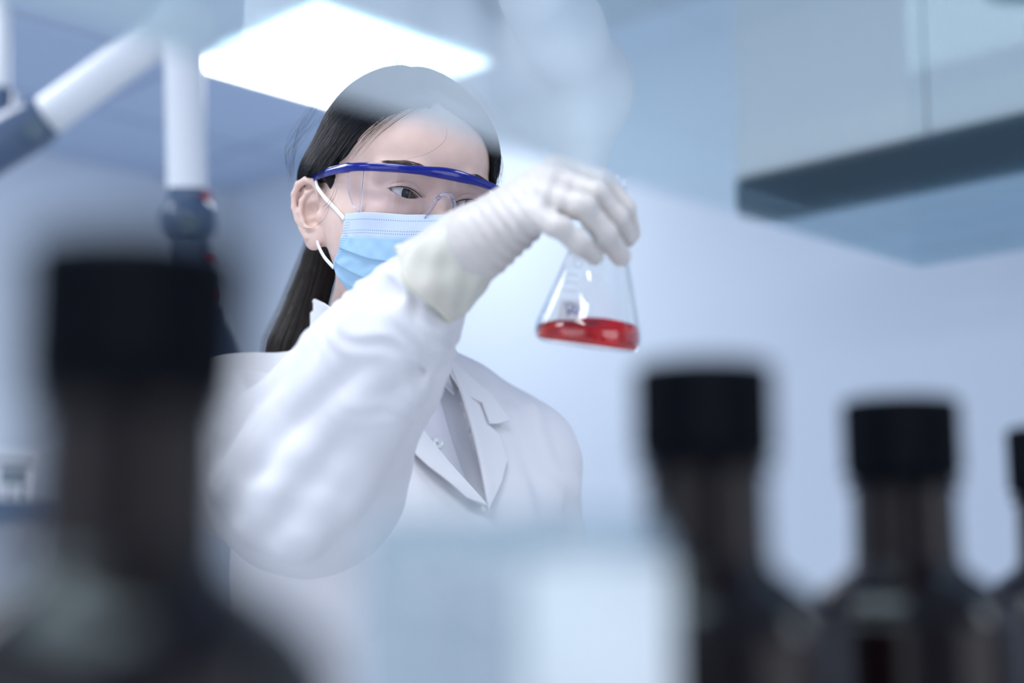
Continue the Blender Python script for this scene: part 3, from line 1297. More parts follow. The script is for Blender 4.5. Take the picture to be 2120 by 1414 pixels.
def trunk(p, off):
    d = elcap(p, tpt(0, 0, NECK[2] - 0.16), tpt(0, 0, 1.05), 0.145 + off, 0.135 + off, 0.74)
    d = smin(d, elcap(p, tpt(0, 0, 1.05), tpt(0, 0.01, 0.62), 0.135 + off, 0.19 + off, 0.74), 0.05)
    s = cap(p, SHN_L, S_L, 0.058 + off, 0.056 + off)
    s = smin(s, cap(p, SHN_R, S_R, 0.058 + off, 0.057 + off), 0.03)
    s = smin(s, cap(p, SHN_R, SHN_L, 0.058 + off, 0.058 + off), 0.03)
    d = smin(d, s, 0.055)
    # chest
    for k in (-1, 1):
        d = smin(d, sph(p, tpt(0.075 * k, -0.075, NECK[2] - 0.21), 0.062 + off), 0.06)
    return d


def coat_smooth(p):
    d = trunk(p, 0.012)
    a = chain(p, [S_L, E_L, W_L - DL * 0.02], [0.052, 0.054, 0.04], 0.03)
    d = smin(d, a, 0.02)
    return d


# opening of the coat: two planes through its front edges, meeting low on the chest
VL = [(852, 862), (866, 890), (925, 965), (1008, 1062)]
VR = [(905, 700), (938, 770), (958, 830), (975, 890), (996, 975), (1008, 1062)]
CF = [
    ([(1100, 850), (1130, 960), (1190, 1010)], 0.010, 0.003),
    ([(1060, 860), (1100, 960), (1150, 1030)], 0.008, 0.0025),
    ([(1040, 900), (1080, 1000), (1090, 1060)], 0.008, 0.002),
    ([(730, 1080), (750, 1160), (768, 1300)], 0.010, 0.004),
    ([(830, 940), (870, 1060), (900, 1150)], 0.010, 0.002),
]
CFP = [(lay(coat_smooth, pl, r - up), r) for pl, r, up in CF]
N_OUT = grad(coat_smooth, onto(coat_smooth, [(930, 930)]), 0.01)[0]


def v_open(p):
    """inside (negative) between the coat's front edges as seen along the chest's outward direction"""
    w = proj(p)
    x, y = w[:, 0], w[:, 1]
    l = np.interp(y, [v[1] for v in VL], [v[0] for v in VL])
    r = np.interp(y, [v[1] for v in VR], [v[0] for v in VR])
    l = np.where(y < 862, 852 - (862 - y) * 0.6, l)
    d = np.maximum(l - x, x - r) / 2050.0
    d = np.maximum(d, (y - 1062) / 2050.0)
    d = np.maximum(d, (600 - y) / 2050.0)
    return np.maximum(d, (w[:, 2] - 1.44))


def neck_hole(p):
    return chain(p, [NB, NB * 0.35 + NECK * 0.65, NECK - np.array([0, 0, 0.02])], [0.064, 0.062, 0.066], 0.02)


def coat_sdf(p):
    d = coat_smooth(p)
    m = np.abs(d) < 0.03
    if m.any():
        q = p[m]
        e = d[m]
        for pts, r in CFP:
            e = smin(e, poly_d(q, pts[::2]) - r, 0.014)
        x, y, z = q[:, 0], q[:, 1], q[:, 2]
        low = np.clip((1.35 - z) / 0.4, 0, 1)
        ang = np.arctan2((q - tpt(0, 0, 0)) @ TX, -((q - tpt(0, 0, 0)) @ TYV))
        e = e + 0.004 * low * np.sin(ang * 11 + 1.2 * np.sin(z * 9)) + 0.0010 * np.sin(x * 70 + z * 50 + 2 * np.sin(z * 33)) * np.sin(z * 60 - x * 45)
        d[m] = e
    d = smax(d, -neck_hole(p), 0.004)
    d = np.maximum(d, 0.60 - p[:, 2])
    v = v_open(p)
    shirt = trunk(p, -0.004)
    hole = np.maximum(v, -shirt + 0.0)
    d = smax(d, -hole, 0.0015)
    return smin(d, sleeve_sdf(p), np.where(p[:, 0] < -0.12, 0.020, 0.002))


allp = np.array([tpt(-0.27, -0.2, 0.6), tpt(0.3, 0.2, 0.6)])
cv, cf = surface(coat_sdf, axis((-0.50, -0.34, 0.006), (-0.34, 0.12, 0.0032), (0.12, 0.30, 0.006)),
                 axis((0.95, 1.5, 0.0036), (1.5, 1.72, 0.007)),
                 axis((0.58, 0.98, 0.009), (0.98, 1.50, 0.0032)))
coat = mesh('lab_coat', cv, cf, M_coat, person)
print('coat', len(cv))


def shirt_sdf(p):
    d = trunk(p, -0.003)
    d = smin(d, neck_hole(p) + 0.004, 0.01)
    w = proj(p)
    x, y, z = p[:, 0], p[:, 1], p[:, 2]
    d = d + 0.0009 * np.sin(x * 110 + z * 30) * np.sin(z * 50 + 1)
    d = smax(d, p[:, 2] - (NECK[2] + 0.005) - 0.25 * (p[:, 0] - NECK[0]), 0.004)
    return np.maximum(d, 1.0 - p[:, 2])


sv, sf = surface(shirt_sdf, axis((-0.40, 0.12, 0.005)), axis((1.15, 1.65, 0.005)), axis((0.98, 1.50, 0.004)))
shirt = mesh('shirt', sv, sf, M_shirt, person)


def patch(name, fn, poly, off, thick, m, parent, step=7, curl=None, edge=0.0):
    """a cloth piece lying on the surface fn: outline in photo positions, its own thickness"""
    import bmesh
    poly = np.array(poly, float)
    x0, y0 = poly.min(0) - step
    x1, y1 = poly.max(0) + step
    xs = np.arange(x0, x1 + step, step)
    ys = np.arange(y0, y1 + step, step)
    bm = bmesh.new()
    G = [[bm.verts.new((x, y, 0)) for y in ys] for x in xs]
    for i in range(len(xs) - 1):
        for j in range(len(ys) - 1):
            bm.faces.new((G[i][j], G[i + 1][j], G[i + 1][j + 1], G[i][j + 1]))
    # cut the grid along every side of the outline, then keep what lies inside
    for i in range(len(poly)):
        a, b = poly[i], poly[(i + 1) % len(poly)]
        n = np.array([b[1] - a[1], a[0] - b[0]])
        lim = [f for f in bm.faces if True]
        fs = []
        for f in lim:
            c = f.calc_center_median()
            if min(a[0], b[0]) - step <= c.x <= max(a[0], b[0]) + step and min(a[1], b[1]) - step <= c.y <= max(a[1], b[1]) + step:
                fs.append(f)
        if not fs:
            continue
        ge = list({e for f in fs for e in f.edges})
        gv = list({v for f in fs for v in f.verts})
        bmesh.ops.bisect_plane(bm, geom=gv + ge + fs, plane_co=(a[0], a[1], 0), plane_no=(n[0], n[1], 0), dist=1e-4)

    def inside(x, y):
        r = False
        for i in range(len(poly)):
            xa, ya = poly[i]
            xb, yb = poly[(i + 1) % len(poly)]
            if (ya > y) != (yb > y) and x < (xb - xa) * (y - ya) / (yb - ya) + xa:
                r = not r
        return r
    kill = []
    for f in bm.faces:
        c = f.calc_center_median()
        if not inside(c.x, c.y):
            kill.append(f)
    bmesh.ops.delete(bm, geom=kill, context='FACES')
    px = np.array([(v.co.x, v.co.y) for v in bm.verts])
    w = onto(fn, px, 0.9, 1.8)
    g = grad(fn, w, 0.004)
    o_ = off + (curl(px) if curl else 0)
    w = w + g * np.reshape(o_, (-1, 1))
    for v, c in zip(bm.verts, w):
        v.co = tuple(c)
    me = bpy.data.meshes.new(name)
    bm.to_mesh(me)
    bm.free()
    me.polygons.foreach_set('use_smooth', np.ones(len(me.polygons), bool))
    me.materials.append(m)
    o = bpy.data.objects.new(name, me)
    COL.objects.link(o)
    o.parent = parent
    o.matrix_parent_inverse = parent.matrix_basis.inverted()
    sdm = o.modifiers.new('thickness', 'SOLIDIFY')
    sdm.thickness = thick
    sdm.offset = 0
    bv = o.modifiers.new('edge', 'BEVEL')
    bv.width = thick * 0.4
    bv.segments = 2
    bv.limit_method = 'ANGLE'
    bv.angle_limit = R(50)
    return o


def seg_dist(px, a, b):
    a, b = np.array(a, float), np.array(b, float)
    t = np.clip(((px - a) @ (b - a)) / ((b - a) @ (b - a)), 0, 1)
    return np.linalg.norm(px - a - t[:, None] * (b - a), axis=1)


def curl_right(px):      # lapel edge rolls up off the chest
    d = np.minimum(seg_dist(px, (925, 775), (962, 890)), seg_dist(px, (962, 890), (1002, 1062)))
    return 0.006 * np.exp(-(d / 22) ** 2)


cs = coat_smooth
# her left lapel with the collar above its notch
patch('collar', cs, [(900, 745), (930, 768), (960, 795), (1000, 826), (1018, 850), (1040, 880), (1012, 886), (1000, 885), (985, 845), (950, 828), (922, 785)], 0.0115, 0.003, M_coat, coat, 6)
patch('lapel', cs, [(922, 772), (962, 815), (985, 847), (1002, 886), (1022, 905), (1040, 960), (1030, 1010), (1006, 1068), (984, 975), (962, 890), (945, 830)], 0.0075, 0.003, M_coat, coat, 6, curl_right)


def curl_left(px):
    d = seg_dist(px, (830, 930), (1000, 1062))
    return 0.004 * np.exp(-(d / 26) ** 2)


patch('lapel', cs, [(846, 850), (853, 862), (868, 890), (925, 965), (1006, 1062), (962, 1042), (925, 1008), (880, 972), (832, 925), (822, 905), (820, 872)], 0.0075, 0.003, M_coat, coat, 6, curl_left)
sh = shirt_sdf
pk = patch('placket', sh, [(878, 818), (905, 812), (930, 905), (958, 985), (990, 1040), (1008, 1066), (940, 985), (868, 892), (852, 862), (862, 838)], 0.0022, 0.002, M_shirt, shirt, 6)
patch('shirt_collar', sh, [(900, 755), (912, 760), (924, 790), (933, 826), (920, 814), (905, 796), (896, 776)], 0.008, 0.0022, M_shirt, shirt, 4)
b0 = onto(sh, [(903, 920)])[0]
gn = grad(sh, b0[None], 0.004)[0]
bx_ = np.cross(gn, [0, 0, 1.0])
bx_ /= np.linalg.norm(bx_)
by_ = np.cross(gn, bx_)
M_btn = mat('pearl_button', (0.82, 0.86, 0.9), 0.2, coat=0.6)
btn = MB()
btn.lathe([(0.0, 0.0), (0.0056, 0.0), (0.0058, 0.0012), (0.0050, 0.0022), (0.0042, 0.0019), (0.0030, 0.0012), (0.0, 0.0012)], b0 + gn * 0.0036, 32, bx_, by_, gn)
bt = btn.build('button', M_btn, shirt)
th = MB()
for a, b in (((-1, -1), (1, 1)), ((-1, 1), (1, -1))):
    th.tube([b0 + gn * 0.0050 + (bx_ * a[0] + by_ * a[1]) * 0.0011, b0 + gn * 0.0054, b0 + gn * 0.0050 + (bx_ * b[0] + by_ * b[1]) * 0.0011], 0.0004, 6)
th.build('thread', mat('button_thread', (0.5, 0.58, 0.68), 0.7), bt)

# turned-down collar round the neck: on her right the point stands clear of the ponytail
cn = []
ca = np.array([NB * 0.3 + NECK * 0.7, NECK])
nax = (NB - NECK) / np.linalg.norm(NB - NECK)
u1 = np.cross(nax, TYV)
u1 /= np.linalg.norm(u1)
u2 = np.cross(nax, u1)
base = NECK + nax * 0.004
vs_, fs_ = [], []
nA = 60
prof = [(0.060, -0.006), (0.0585, 0.014), (0.0595, 0.026), (0.0625, 0.029), (0.0660, 0.025), (0.071, 0.008), (0.080, -0.014)]
for i in range(nA + 1):
    a = R(-95) + (R(380) - R(0)) * 0 + R(-60) + R(300) * i / nA
    fr = abs(i / nA * 2 - 1)
    for j, (r, h) in enumerate(prof):
        hh = h + (0.004 * math.sin(a * 2)) - (0.010 * fr ** 6 if j > 3 else 0)
        vs_.append(base + (u1 * math.cos(a) + u2 * math.sin(a)) * r * (1.0) + nax * hh)
for i in range(nA):
    for j in range(len(prof) - 1):
        k = len(prof)
        fs_.append((i * k + j, (i + 1) * k + j, (i + 1) * k + j + 1, i * k + j + 1))
co = MB().add(vs_, fs_).build('neck_collar', M_shirt, shirt, auto=False)
sdm = co.modifiers.new('thickness', 'SOLIDIFY')
sdm.thickness = 0.0015
sb = co.modifiers.new('smooth', 'SUBSURF')
sb.levels = sb.render_levels = 2

# the collar point standing clear beside the neck
def neck_shell(p):
    return neck_hole(p) - 0.002


patch('collar_leaf', neck_shell, [(656, 619), (674, 627), (697, 642), (730, 662), (740, 730), (700, 735), (664, 702), (648, 686), (631, 667), (640, 645)], 0.002, 0.0022, M_coat, coat, 6)

# ---------------------------------------------------------------- glove
M_glove = mat('white_latex', (0.64, 0.60, 0.57), 0.42, sss=0.25, coat=0.05)
M_glove.node_tree.nodes['Principled BSDF'].inputs['Subsurface Radius'].default_value = (1.0, 0.7, 0.5)
M_glove.node_tree.nodes['Principled BSDF'].inputs['Subsurface Scale'].default_value = 0.004
add_noise(M_glove, 140, 0.03, 0.10, dist=0.0005)
CUT = P(985, 500, 1.035)
CAX = (P(1030, 455, 1.03) - P(890, 590, 1.055))
CAX /= np.linalg.norm(CAX)
WR0 = P(1085, 505, 1.02)


def glove_sdf(p):
    d = hand_r(p, 0.0006)
    s = (p - WR0) @ CAX
    w = ln(p - WR0)
    k = np.exp(-(w / 0.030) ** 2)
    d = d + 0.0015 * k * np.sin(s * 2 * math.pi / 0.0085 + 2.2 * np.sin(p[:, 2] * 60) + 30 * (p[:, 2] - WR0[2]))
    w2 = ln(p - P(1160, 440, 1.0))
    d = d + 0.0006 * np.exp(-(w2 / 0.03) ** 2) * np.sin(p[:, 0] * 520 - p[:, 2] * 160)
    return np.maximum(d, -((p - CUT) @ CAX) - 0.012)


c1 = np.array([P(940, 300, 0.94), P(1340, 620, 1.14), P(940, 620, 1.14), P(1340, 300, 0.94), P(940, 620, 0.94), P(940, 300, 1.14), P(1340, 620, 0.94), P(1340, 300, 1.14)])
gv, gf = surface(glove_sdf, *box_axes(c1.min(0), c1.max(0), 0.0013))
glove = mesh('glove', gv, gf, M_glove, person)
print('glove', len(gv))
# rolled gauntlet over the end of the sleeve
M_cuff = mat('ivory_latex_cuff', (0.66, 0.63, 0.55), 0.42, sss=0.2)
M_cuff.node_tree.nodes['Principled BSDF'].inputs['Subsurface Scale'].default_value = 0.004
add_noise(M_cuff, 60, 0.04, 0.2, dist=0.0015)
M_rim = mat('yellowed_latex_rim', (0.78, 0.76, 0.52), 0.45)
q0, q1 = P(990, 497, 1.035), P(889, 583, 1.052)
cx = (q1 - q0)
cL = np.linalg.norm(cx)
cx /= cL
cu = np.cross(cx, [0, 1.0, 0])
cu /= np.linalg.norm(cu)
cw = np.cross(cx, cu)
vs_, fs_ = [], []
nA, nS = 96, 44
for j in range(nS + 1):
    t = j / nS
    for i in range(nA):
        a = 2 * math.pi * i / nA
        r = np.interp(t, [0, 0.05, 0.12, 0.5, 0.93, 0.965, 1.0], [0.0262, 0.0272, 0.0270, 0.0300, 0.0338, 0.0350, 0.0342])
        r += 0.0011 * math.sin(3 * a + 4 * t) * t + 0.0008 * math.sin(5 * a - 7 * t + 1) + 0.0006 * math.sin(9 * a + 11 * t)
        r += 0.0022 * math.exp(-((a - 4.4) / 0.25) ** 2) * t
        e = 0.0022 * math.sin(4 * a + 1) * t + 0.006 * math.exp(-((a - 3.3) / 0.3) ** 2) * t
        vs_.append(q0 + cx * (cL * t + e) + (cu * math.cos(a) * 1.02 + cw * math.sin(a) * 0.98) * r)
for j in range(nS):
    for i in range(nA):
        k = (i + 1) % nA
        fs_.append((j * nA + i, j * nA + k, (j + 1) * nA + k, (j + 1) * nA + i))
cuff = MB().add(vs_, fs_).build('glove_cuff', M_cuff, glove, auto=False)
sdm = cuff.modifiers.new('thickness', 'SOLIDIFY')
sdm.thickness = 0.0009
sdm.offset = 1
rim = np.array(vs_[nS * nA:] + [vs_[nS * nA]])
MB().tube(rim, 0.0011, 8, caps=False).build('rolled_rim', M_rim, cuff)
rim = np.array(vs_[:nA] + [vs_[0]])
MB().tube(rim, 0.0009, 8, caps=False).build('rolled_rim', M_rim, cuff)

# left glove, trousers, shoes
def glove_l(p):
    return np.maximum(hand_l(p) - 0.0012, -((p - W_L) @ DL) - 0.01)


cc = W_L + DL * 0.08
gv, gf = surface(glove_l, *box_axes(cc - 0.13, cc + 0.13, 0.0025))
mesh('glove', gv, gf, M_glove, person)


def trousers(p):
    d = elcap(p, tpt(0, 0, 0.98), tpt(0, 0.01, 0.86), 0.125, 0.158, 0.72)
    for s in (-1, 1):
        h, k, a = hips(s)
        d = smin(d, chain(p, [h, k, a], [0.092, 0.066, 0.056], 0.02), 0.02)
    d = d + 0.003 * np.sin(p[:, 2] * 45 + 3 * np.sin(p[:, 0] * 20)) * np.clip((0.6 - p[:, 2]) / 0.5, 0, 1)
    return np.maximum(np.maximum(d, p[:, 2] - 0.98), 0.07 - p[:, 2])


gv, gf = surface(trousers, axis((-0.42, 0.26, 0.009)), axis((1.15, 1.7, 0.009)), axis((0.05, 1.0, 0.009)))
mesh('trousers', gv, gf, mat('navy_trousers', (0.03, 0.04, 0.07), 0.9), person)
for s in (-1, 1):
    h, k, a = hips(s)

    def shoe(p, a=a):
        d = cap(p, a + np.array([0, 0, -0.04]), a - TYV * 0.155 + np.array([0, 0, -0.05]), 0.047, 0.038)
        d = smin(d, cap(p, a + TYV * 0.02 + np.array([0, 0, -0.04]), a + np.array([0, 0, 0.0]), 0.045, 0.044), 0.02)
        return np.maximum(np.maximum(d, p[:, 2] - a[2] - 0.01), 0.0 - p[:, 2])
    gv, gf = surface(shoe, *box_axes(a - [0.2, 0.26, 0.1], a + [0.2, 0.15, 0.05], 0.005))
    mesh('shoe', gv, gf, mat('white_shoe', (0.7, 0.7, 0.72), 0.5), person)

# ---------------------------------------------------------------- flask with red liquid
FB, FT = P(1213, 722, 1.058), P(1262, 352, 1.058)
FH = np.linalg.norm(FT - FB)
FZ = (FT - FB) / FH
FXv = np.cross([0, -1.0, 0], FZ)
FXv /= -np.linalg.norm(FXv)
FY = np.cross(FZ, FXv)
print('flask height', FH)
sc_ = FH / 0.140
flask = thing('conical_flask', 'conical glass flask of red liquid gripped by the gloved hand', 'flask', FB)
M_glass = clear_mat('flask_glass', (0.98, 0.985, 0.985), 1.5, 0.0, 0.9, power=4.0)


def fpt(r, a, h):
    return FB + (FXv * math.cos(a) + FY * math.sin(a)) * r + FZ * h


raw = [(0.0, 0.0015), (0.025, 0.0), (0.033, 0.0008), (0.0385, 0.0045), (0.0402, 0.010), (0.0395, 0.0165), (0.0372, 0.024), (0.0340, 0.035), (0.0308, 0.046), (0.0276, 0.057), (0.0244, 0.068), (0.0212, 0.079), (0.0180, 0.090), (0.0155, 0.099), (0.0146, 0.108), (0.0146, 0.132), (0.0158, 0.137), (0.0176, 0.1392), (0.0172, 0.140)]
cp_ = catmull([(r, h, 0) for r, h in raw[1:]], 4)[:, :2]
profo = [(0.0, 0.0018)] + [(r, h * sc_) for r, h in cp_]
fl = MB().lathe(profo, FB, 96, FXv, FY, FZ).build('glass_body', M_glass, flask, auto=False)
fl.data.polygons.foreach_set('use_smooth', np.ones(len(fl.data.polygons), bool))
# drop the lathe's closing disc at the mouth
import bmesh
bm = bmesh.new()
bm.from_mesh(fl.data)
bmesh.ops.delete(bm, geom=[f for f in bm.faces if len(f.verts) > 8 and abs((np.array(f.calc_center_median()) - FT) @ FZ) < 0.01], context='FACES_ONLY')
bm.to_mesh(fl.data)
bm.free()
sdm = fl.modifiers.new('thickness', 'SOLIDIFY')
sdm.thickness = 0.0016
sdm.offset = -1


def f_r(h):
    c = np.array(profo)
    return np.interp(h, c[:, 1], c[:, 0])


# liquid: its own solid, cut off by a level swirling surface
M_liq = mat('red_liquid', (1.0, 0.75, 0.6), 0.0, trans=1.0, ior=1.22)
b_ = M_liq.node_tree.nodes['Principled BSDF']
va = nd(M_liq, 'ShaderNodeVolumeAbsorption')
va.inputs['Color'].default_value = (0.955, 0.22, 0.05, 1)
va.inputs['Density'].default_value = 110
lk(M_liq, va.outputs[0], M_liq.node_tree.nodes['Material Output'].inputs['Volume'])
NL = P(1213, 676, 1.058)
lev = np.array([math.sin(R(1.5)), 0, math.cos(R(1.5))])
lv, lf_ = [], []
nA, nH = 96, 26
for i in range(nA):
    a = 2 * math.pi * i / nA
    # height on this meridian where the wall meets the surface
    lo_, hi_ = 0.0, 0.06
    for _ in range(40):
        mid_ = (lo_ + hi_) / 2
        if (fpt(f_r(mid_) - 0.0018, a, mid_) - NL) @ lev < 0.0007 * math.sin(3 * a):
            lo_ = mid_
        else:
            hi_ = mid_
    hs = lo_
    for j in range(nH):
        t = j / (nH - 1)
        h = 0.0035 + (hs - 0.0035) * t
        r = max(f_r(h) - 0.00175, 0.001)
        lv.append(fpt(r, a, h))
    lv.append(fpt((f_r(hs) - 0.0018) * 0.93, a, hs - 0.0012))
m_ = nH + 1
for i in range(nA):
    k = (i + 1) % nA
    for j in range(m_ - 1):
        lf_.append((i * m_ + j, k * m_ + j, k * m_ + j + 1, i * m_ + j + 1))
top_ = [i * m_ + m_ - 1 for i in range(nA)]
lf_.append(tuple(top_))
lf_.append(tuple(i * m_ for i in range(nA))[::-1])
liq = MB().add(lv, lf_).build('liquid', M_liq, flask, auto=False)

# frosted writing patch with an inked mark, and the printed scale
M_frost = clear_mat('frosted_patch', (1, 1, 1), 1.5, 0.3, 1.0, body=(0.85, 0.86, 0.88), bodyfac=0.5)
M_ink = mat('blue_ink', (0.03, 0.05, 0.22), 0.6)
M_print = clear_mat('white_print', (1, 1, 1), 1.5, 0.3, 1.0, body=(0.9, 0.92, 0.95), bodyfac=0.45)


def fcast(px, py, out=0.0003):
    """point on the flask's near wall behind a photo position"""
    d = pxray([(px, py)])[0]
    t0, t1 = 0.98, 1.09
    f = lambda t: (lambda w: ln(w - FZ * (w @ FZ)) - f_r(float((CAM + d * t - FB) @ FZ)))(CAM + d * t - FB)
    t = t0
    for _ in range(200):
        e = f(t)
        if e < out or t > t1:
            break
        t += max(e * 0.5, 0.0001)
    return CAM + d * t


def fsheet(name, quad, m, parent, n=12):
    q = np.array(quad, float)
    v = []
    for i in range(n):
        for j in range(n):
            u, w = i / (n - 1), j / (n - 1)
            c = (q[0] * (1 - u) + q[1] * u) * (1 - w) + (q[3] * (1 - u) + q[2] * u) * w
            v.append(fcast(*c))
    f = [(i * n + j, (i + 1) * n + j, (i + 1) * n + j + 1, i * n + j + 1) for i in range(n - 1) for j in range(n - 1)]
    o = MB().add(v, f).build(name, m, parent, auto=False)
    s_ = o.modifiers.new('thickness', 'SOLIDIFY')
    s_.thickness = 0.0002
    return o


fsheet('writing_patch', [(1161, 621), (1199, 622), (1199, 664), (1152, 663)], M_frost, fl)
ink = MB()
for pl in ([(1176, 655), (1174, 640), (1172, 630), (1180, 629), (1188, 634), (1182, 642), (1176, 646), (1184, 647), (1190, 650), (1198, 648)],
           [(1191, 634), (1197, 634), (1199, 642), (1196, 650)], [(1186, 640), (1192, 645), (1196, 649)]):
    c = catmull([(x, y, 0) for x, y in pl], 5)[:, :2]
    ink.tube([fcast(x, y, 0.0006) for x, y in c], 0.00045, 6)
ink.build('ink_mark', M_ink, fl)
pr = MB()
for i, y in enumerate((568, 584, 602)):
    pr.tube([fcast(x, y + (x - 1175) * 0.08, 0.0004) for x in np.linspace(1172 - i * 3, 1196 - i, 6)], 0.0005, 6)
pr.tube([fcast(1197 + 9 * math.cos(a), 546 + 8 * math.sin(a), 0.0004) for a in np.linspace(0, 6.2, 20)], 0.0005, 6)
pr.tube([fcast(x, 534, 0.0004) for x in np.linspace(1184, 1196, 5)], 0.0005, 6)
pr.build('printed_scale', M_print, fl)

# ---------------------------------------------------------------- room, turned 45 degrees to the lens
S2 = math.sqrt(0.5)
UA, VA = np.array([S2, S2, 0]), np.array([S2, -S2, 0])


def rw(u, v, z):
    return UA * u + VA * v + np.array([0, 0, z])


def PZ(px, py, z):
    d = pxray([(px, py)])[0]
    return CAM + d * ((z - CAM[2]) / d[2])


_c = PZ(480, 400, CEIL)
UC, VC = float(_c @ UA), float(_c @ VA)
U0, V1 = -3.0, 3.2
M_wall = mat('pale_wall_paint', (0.68, 0.75, 0.84), 0.8)
add_noise(M_wall, 1.5, 0.02, 0.05, dist=0.002)
M_floor = mat('grey_vinyl_floor', (0.55, 0.58, 0.62), 0.4)
add_noise(M_floor, 6, 0.05)
M_ceil = mat('ceiling_tile', (0.50, 0.60, 0.78), 0.9)
# tile joints
nt = M_ceil.node_tree
tc = nd(M_ceil, 'ShaderNodeTexCoord')
sx = nd(M_ceil, 'ShaderNodeSeparateXYZ')
lk(M_ceil, tc.outputs['Object'], sx.inputs[0])
js = []
for ax_i in (0, 1):
    fr_ = mth(M_ceil, 'FRACT', mth(M_ceil, 'DIVIDE', sx.outputs[ax_i], 0.6))
    js.append(mth(M_ceil, 'GREATER_THAN', mth(M_ceil, 'ABSOLUTE', mth(M_ceil, 'SUBTRACT', fr_, 0.5)), 0.474))
jn = mth(M_ceil, 'MAXIMUM', js[0], js[1])
mc = nd(M_ceil, 'ShaderNodeMix', data_type='RGBA')
mc.inputs[6].default_value = (0.50, 0.60, 0.78, 1)
mc.inputs[7].default_value = (0.36, 0.45, 0.62, 1)
lk(M_ceil, jn, mc.inputs[0])
lk(M_ceil, mc.outputs[2], M_ceil.node_tree.nodes['Principled BSDF'].inputs['Base Color'])


def slab(name, u0, u1, v0, v1, z0, z1, m, origin=None):
    o = bpy.data.objects.new(name, bpy.data.meshes.new(name))
    b_ = MB().box((0, 0, 0), (u1 - u0, v1 - v0, z1 - z0))
    # local axes: x along UA, y along VA (left-handed pair, so y is flipped)
    me = o.data
    me.from_pydata([(x, -y, z) for x, y, z in b_.v], [], b_.f)
    bmm = bmesh.new()
    bmm.from_mesh(me)
    bmesh.ops.recalc_face_normals(bmm, faces=bmm.faces)
    bmm.to_mesh(me)
    bmm.free()
    me.materials.append(m)
    o.location = tuple(rw(u0, v0, z0))
    o.rotation_euler = (0, 0, R(45))
    COL.objects.link(o)
    return o


pc = [PZ(395, 101, CEIL), PZ(690, 19, CEIL), PZ(984, 137, CEIL), PZ(723, 224, CEIL)]
pu = [float(c @ UA) for c in pc]
pv = [float(c @ VA) for c in pc]
PU = (sum(pu)) / 4
PV = (sum(pv)) / 4
print('panel u', [round(x, 2) for x in pu], 'v', [round(x, 2) for x in pv], 'corner', UC, VC)
T_ = 0.12
structure(slab('floor', U0 - T_, UC + T_, VC - T_, V1 + T_, -0.12, 0, M_floor))
gu = PU - 0.3 - 0.6 * math.ceil((PU - 0.3 - (U0 - T_)) / 0.6)
gv_ = PV - 0.3 - 0.6 * math.ceil((PV - 0.3 - (VC - T_)) / 0.6)
structure(slab('ceiling', gu, UC + T_, gv_, V1 + T_, CEIL, CEIL + 0.1, M_ceil))
structure(slab('wall_right', UC, UC + T_, VC - T_, V1 + T_, 0, CEIL, M_wall))
structure(slab('wall_left', U0 - T_, UC + T_, VC - T_, VC, 0, CEIL, M_wall))
structure(slab('wall_back', U0 - T_, U0, VC - T_, V1 + T_, 0, CEIL, M_wall))
structure(slab('wall_near', U0 - T_, UC + T_, V1, V1 + T_, 0, CEIL, M_wall))

M_panel = mat('lit_panel', (1, 1, 1), 0.5, emit=((0.93, 0.97, 1.0), 9.0))
M_frame = mat('white_aluminium', (0.8, 0.82, 0.86), 0.4, metal=0.3)


def ceiling_lamp(u, v, label, su=0.6, sv=0.6, group=None):
    t = thing('ceiling_light', label, 'ceiling light', rw(u, v, CEIL), group)
    z = CEIL
    f = MB()
    w = 0.018
    for a, b in (((u - su / 2, v - sv / 2), (u + su / 2, v - sv / 2 + w)), ((u - su / 2, v + sv / 2 - w), (u + su / 2, v + sv / 2)),
                 ((u - su / 2, v - sv / 2 + w), (u - su / 2 + w, v + sv / 2 - w)), ((u + su / 2 - w, v - sv / 2 + w), (u + su / 2, v + sv / 2 - w))):
        f.box((a[0], a[1], z - 0.010), (b[0], b[1], z + 0.001), lambda p: rw(*p))
    f.build('lamp_frame', M_panel if False else M_frame, t, smooth=False)
    d = MB().box((u - su / 2 + w, v - sv / 2 + w, z - 0.006), (u + su / 2 - w, v + sv / 2 - w, z + 0.001), lambda p: rw(*p))
    d.build('diffuser', M_panel, t, smooth=False)
    return t


ceiling_lamp(PU, PV, 'square lit ceiling panel above the person', su=0.66, sv=0.66)

# lamps of the same kind over the rest of the room, outside the picture
for i, (u, v) in enumerate(((PU - 2.4, PV), (PU - 2.4, PV + 2.4), (PU - 0.6, PV + 4.2), (PU - 4.2, PV + 1.2))):
    area('ceiling_panel_light', tuple(rw(u, v, CEIL - 0.02)), (0.6, 1.2), 22, (0.90, 0.95, 1.0))

# ---------------------------------------------------------------- fume extraction arms
M_tube = mat('white_painted_tube', (0.80, 0.83, 0.86), 0.35)
M_joint = mat('blue_grey_joint', (0.075, 0.12, 0.20), 0.3, coat=0.3)
M_disc = mat('grey_knob', (0.10, 0.15, 0.19), 0.4)
M_red = mat('red_clip', (0.30, 0.03, 0.07), 0.5)


def cyl(mb, a, b, ra, rb=None, n=40):
    a, b = np.array(a, float), np.array(b, float)
    z = (b - a) / np.linalg.norm(b - a)
    x = np.cross(z, [0.1, 1, 0.2])
    x /= np.linalg.norm(x)
    return mb.lathe([(ra, 0), (ra if rb is None else rb, np.linalg.norm(b - a))], a, n, x, np.cross(z, x), z)


def ball(mb, c, r, n=32):
    return mb.lathe([(r * math.sin(math.pi * i / 20), -r * math.cos(math.pi * i / 20)) for i in range(21)], c, n)


